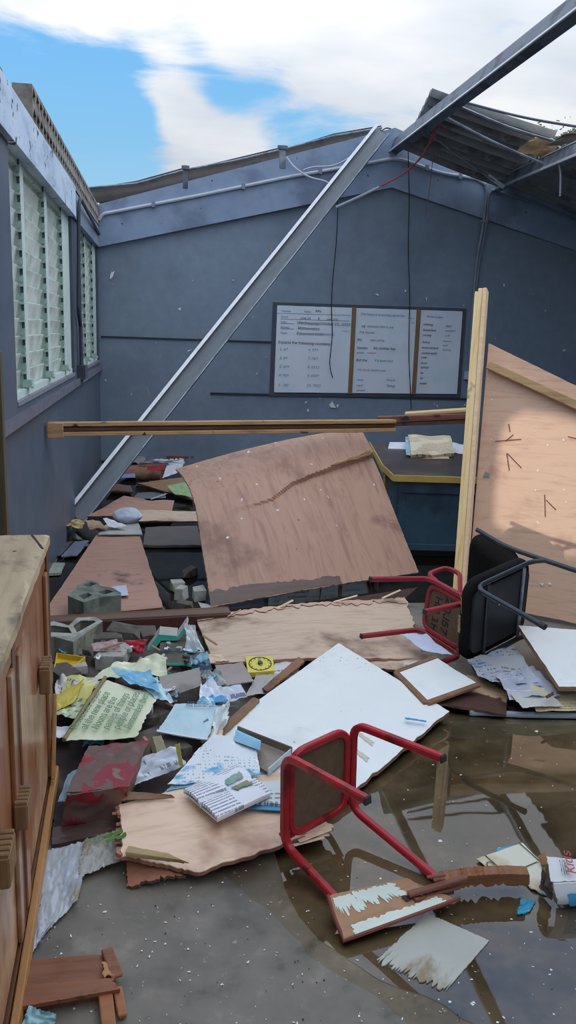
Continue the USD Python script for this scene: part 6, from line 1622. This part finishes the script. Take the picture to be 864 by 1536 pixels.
flat('cardboard', 'tan cardboard flap beside the yellow magazine', [(126, 778), (150, 782), (163, 792), (134, 794)], (.13, .11, .10, .10), ply('cardboard_tan', C(178, 146, 118), C(150, 120, 94)), 'cardboard', t=.004, amp=.02, seed=12)
flat('paper_sheet', 'bent white paper beside the white plastic ball', [(154, 776), (172, 780), (191, 790), (164, 791)], (.17, .12, .10, .10), M_WHITEP, 'paper', t=.002, amp=.015, seed=13)
ball = trimesh.creation.icosphere(3, .095)
ball.vertices *= (1 + .5 * (meshkit.fbm(ball.vertices * 14 + 3, 3, 4)[:, None] - .5)) * [1.15, .9, .72]
c_ = P(191, 782, .08)
ball.apply_translation(c_ + [0, 0, .045])
single('plastic_ball', ball, mat('crumpled_plastic', [C(176, 186, 206), C(204, 212, 226)], scale=12, rough=.35, bump=.4), 'crumpled ball of whitish plastic in the back left debris', 'plastic bag', frame(c_), smooth=25)
flat('magazine', 'small yellow-and-red magazine at the foot of the fallen channel', [(108, 778), (128, 780), (124, 792), (98, 790)], .09, mat('mag_yellow', [C(190, 170, 60), C(210, 196, 120), C(120, 60, 50), C(180, 170, 150)], scale=14, rough=.5), 'magazine', t=.006, amp=.02, seed=14)
flat('magazine', 'colourful yellow and blue magazine on the small triangular plywood', [(250, 729), (284, 722), (288, 746), (262, 742)], (.12, .13, .07, .07), mat('mag_colour', [C(70, 150, 170), C(200, 200, 90), C(110, 180, 160), C(220, 190, 70), C(210, 220, 210)], scale=12, rough=.45), 'magazine', t=.006, amp=.02, seed=15)
flat('plastic_sheet', 'thin grey plastic film on the wet floor right of the fallen channel', [(206, 739), (246, 736), (250, 747), (198, 749)], .03, mat('film_grey', [C(92, 98, 110), C(116, 122, 132)], rough=.3), 'plastic sheet', t=.002, amp=.01, seed=16)
single('white_stick', bar(P(226, 749, .05), P(249, 741, .05), .012, .012), M_PVC, 'thin white stick lying on the grey film', 'stick', frame(P(238, 745, .05)))
c_ = P(223, 713, .06)
single('cardboard_roll', cat([sweep([P(205, 712, .09), P(242, 714, .09)], circle(.055, 14))]), ply('roll_tan', C(150, 112, 84), C(120, 86, 62)), 'brown cardboard roll lying below the red cloth', 'roll', frame(c_), smooth=40)
flat('red_cloth', 'crumpled red cloth on the debris by the far wall', [(222, 699), (250, 696), (246, 707), (218, 709)], (.14, .15, .09, .09), mat('red_cloth', [C(150, 34, 44), C(176, 52, 60)], rough=.85), 'cloth', t=.006, amp=.04, seed=17, fold=.05)
flat('paper_sheet', 'open white paper folded like a book at the far wall', [(250, 698), (276, 694), (272, 706), (243, 718)], (.16, .16, .10, .09), M_WHITEP, 'paper', t=.003, amp=.02, seed=18)
flat('paper_sheet', 'heap of white torn papers against the far wall', [(214, 688), (278, 686), (280, 698), (200, 698)], (.16, .16, .08, .06), M_WHITEP, 'paper', t=.003, amp=.045, seed=19, fold=.08, jag=(.04, .04, .04, .04), nu=30, nv=20)
flat('paper_sheet', 'grey-white torn papers left of the white heap at the far wall', [(190, 686), (218, 682), (222, 694), (186, 696)], .07, mat('paper_dull', [C(130, 134, 140), C(156, 160, 166)], rough=.7), 'paper', t=.003, amp=.05, seed=20, fold=.06, jag=(.04, .04, .04, .04))
flat('blue_strip', 'pale blue strip of board by the cardboard roll', [(182, 709), (206, 709), (204, 716), (176, 716)], .05, mat('strip_blue', [C(130, 142, 190), C(156, 166, 206)], rough=.5), 'board', t=.008, seed=21)
flat('dark_board', 'grey dusty board lying by the corner of the far wall', [(152, 678), (180, 676), (186, 688), (148, 690)], .05, mat('dusty_board', [C(78, 80, 88), C(104, 106, 112)], rough=.7), 'board', t=.012, seed=22, amp=.02)
flat('brown_plank', 'brown plank along the far wall behind the leaning sheet', [(248, 678), (300, 676), (304, 684), (250, 684)], .10, M_TIMBER_R, 'plank', t=.03, seed=23)
flat('dark_board', 'wet bluish board scrap on the floor by the left wall', [(112, 812), (134, 810), (116, 834), (90, 834)], .03, mat('scrap_blue', [C(84, 94, 108), C(112, 120, 132)], rough=.35), 'board', t=.008, seed=24)
flat('dark_board', 'dark slate scrap left of the bluish one by the left wall', [(86, 814), (110, 811), (92, 832), (78, 836)], .025, mat('scrap_slate2', [C(52, 54, 58), C(74, 76, 80)], rough=.4), 'board', t=.008, seed=25)
flat('small_board', 'small pale board chip on the floor beside the cupboard top', [(76, 844), (98, 843), (92, 858), (72, 860)], .03, mat('board_sage', [C(140, 146, 134), C(164, 168, 156)], rough=.6), 'board', t=.018, seed=26)
flat('paper_sheet', 'small white paper with a bluish border lying beside the vent block', [(166, 880), (190, 877), (194, 893), (172, 895)], .05, mat('paper_lilac', [C(190, 196, 220), C(206, 212, 230)], rough=.5), 'paper', t=.0015, amp=.004, seed=27)
flat('wood_scrap', 'pale splintered wood scrap behind the threshold board', [(262, 916), (318, 912), (322, 920), (268, 924)], .03, M_PLY_W, 'wood scrap', t=.008, seed=28)
flat('paper_scrap', 'tiny white scrap on the wet floor behind the threshold board', [(296, 902), (318, 908), (316, 914), (304, 916)], .02, mat('scrap_white', [C(170, 166, 168), C(190, 186, 188)], rough=.6), 'paper', t=.002, seed=29, nu=6, nv=6)

# ================================================================== water and flecks
def water(name, tint, ior=1.75):
    return usdkit.material(stage, f'/World/Looks/{name}', {'f': ('fresnel', {'IOR': ior}), 't': ('transparent_bsdf', {'color': tint}), 'g': ('glossy_bsdf', {'color': (1, 1, 1), 'roughness': .02}), 'm': ('mix_closure', {}),
                                                           'n': ('noise_texture', {'scale': 5.0, 'detail': 2.0}), 'b': ('bump', {'strength': .02, 'distance': .01}), 'ge': ('geometry', {})},
                           [('f.fac', 'm.fac'), ('t.BSDF', 'm.closure1'), ('g.BSDF', 'm.closure2'), ('ge.position', 'n.vector'), ('n.fac', 'b.height'), ('b.normal', 'g.normal')], surface='m.closure')


def pool(pts, z, seed, amp=.05):
    q = np.array([P(*p_, 0)[:2] for p_ in pts])
    ring = []
    for a_, b_ in zip(q, np.roll(q, -1, 0)):
        n = max(2, int(np.linalg.norm(b_ - a_) / .05))
        ring += [a_ + (b_ - a_) * s for s in np.linspace(0, 1, n, endpoint=False)]
    ring = np.array(ring)
    o = meshkit.fbm(np.c_[ring * 4, np.full(len(ring), seed)], 4, seed) - .5
    ctr = ring.mean(0)
    d_ = ring - ctr
    ring = ring + d_ / np.linalg.norm(d_, axis=1, keepdims=True) * (o * 2 * amp)[:, None]
    v, f = trimesh.creation.triangulate_polygon(sg.Polygon(ring).buffer(0).simplify(.004).intersection(sg.box(-.755, -1, 5.99, 9.99)), engine='earcut')
    m = trimesh.Trimesh(np.c_[v, np.full(len(v), z)], f, process=False)
    if m.face_normals[0][2] < 0:
        m.invert()
    return m


M_WATER = water('muddy_water', (.98, .92, .79))
M_WATER2 = water('shade_tinted_water', (.30, .28, .26), 1.34)  # wet floor; its dark tint also stands in for shade under the boards
M_DAMP = usdkit.material(stage, '/World/Looks/damp', {'t': ('transparent_bsdf', {'color': (.95, .91, .84)})}, [], surface='t.BSDF')
pd_ = Thing('puddle', 'wide shallow puddle of brown rainwater over the right half of the floor', 'puddle', frame(P(700, 1200, 0)))
pd_.part('water', pool([(560, 1060), (700, 1040), (900, 1040), (1100, 1100), (1100, 1380), (1100, 1640), (900, 1640), (780, 1580), (690, 1530), (640, 1490), (540, 1450), (480, 1410), (430, 1340), (410, 1260), (440, 1160)], .0022, 3), M_WATER, smooth=False)
pd_.part('damp_edge', pool([(560, 1100), (900, 1100), (1100, 1240), (1100, 1700), (800, 1700), (660, 1570), (560, 1500), (450, 1440), (390, 1370), (350, 1310), (300, 1290), (320, 1200), (440, 1160)], .0012, 5, .09), M_DAMP, smooth=False)
pd2 = Thing('puddle', 'standing water on the floor of the back left half, its dark tint partly shade', 'puddle', frame(P(240, 820, 0)))
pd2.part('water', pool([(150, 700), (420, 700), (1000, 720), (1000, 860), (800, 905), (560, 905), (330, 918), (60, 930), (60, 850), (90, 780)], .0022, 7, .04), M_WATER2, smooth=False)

g_ = np.random.default_rng(21)
fp = [P(x, y, .0015) for x, y in zip(g_.uniform(60, 864, 240), g_.uniform(1290, 1545, 240))] + [P(x, y, .003) for x, y in zip(g_.uniform(560, 900, 60), g_.uniform(1080, 1330, 60))]
fl = cat([flecks(fp, (0, 0, 1), .0042, 4), flecks([P(*q, .0015) for q in [(106, 1404), (92, 1440), (232, 1412), (158, 1368), (236, 1362), (711, 1504), (708, 1507), (660, 1262), (805, 1097), (782, 1134)]], (0, 0, 1), .011, 8)])
single('floor_flecks', fl, WHITE_CHIP, 'scattered white paint chips on the concrete floor', 'paint chips', None, None, 'stuff', smooth=False)
fp = [P(x, y, .0015) for x, y in zip(g_.uniform(60, 864, 70), g_.uniform(1290, 1545, 70))]
single('dark_grit', flecks(fp, (0, 0, 1), .003, 9, .002), mat('grit', [C(60, 52, 46), C(84, 74, 66)], rough=.9), 'scattered dark grit on the concrete floor', 'grit', None, None, 'stuff', smooth=False)

# ---- distant tree beyond the roof
tg = np.random.default_rng(9)
tc = PY(880, 222, 24.0)
tree = Thing('tree', 'distant tree crown showing above the roof at the right edge', 'tree', frame((tc[0], tc[1], -.14)))
tree.part('trunk', sweep([(tc[0], tc[1], -.14), (tc[0] + .1, tc[1], tc[2] * .5), (tc[0], tc[1], tc[2] - .6)], circle(.16, 8)), mat('bark', [C(84, 70, 56), C(110, 94, 78)], rough=.9))
n_l = 6000
ctr_ = tc + np.c_[tg.normal(size=n_l) * .8, tg.normal(size=n_l) * .8, np.abs(tg.normal(size=n_l)) * -.3 + .25]
ctr_[:, 2] += .16 * np.sin(ctr_[:, 0] * 5)
d1, d2 = tg.normal(size=(n_l, 3)) * .03, tg.normal(size=(n_l, 3)) * .015
lv = np.stack([ctr_ - d1, ctr_ + d2, ctr_ + d1, ctr_ - d2], 1).reshape(-1, 3)
li = np.arange(n_l) * 4
tree.part('crown', trimesh.Trimesh(lv, np.vstack([np.c_[li, li + 1, li + 2], np.c_[li, li + 2, li + 3]]), process=False), mat('tree_leaf', [C(62, 78, 56), C(96, 108, 84)], rough=.7), smooth=False, kind='stuff')

# ---- added unseen block outside, to the left, that keeps the low sun out
nbk = Thing('sun_blocker', 'long added block outside beyond the left wall, unseen, blocking the low sun', 'added_building', frame((-7.5, 4, -.14)))
nbk.part('wall', box((-11, -6.2, -.14), (-7, 14, 5.7)), mat('blocker_wall', [C(150, 146, 136), C(166, 160, 150)], rough=.8))
nbk.part('roof', prism([(-2.4, 0), (2.4, 0), (0, 1.0)], (-9, -6.3, 5.7), (-9, 14.3, 5.7)), M_FAR_ROOF, smooth=False)
for k in range(5):
    nbk.part('window', box((-7.02, -2.5 + 3.3 * k, 1.2), (-6.96, -.5 + 3.3 * k, 2.6)), M_JAMB, smooth=False)
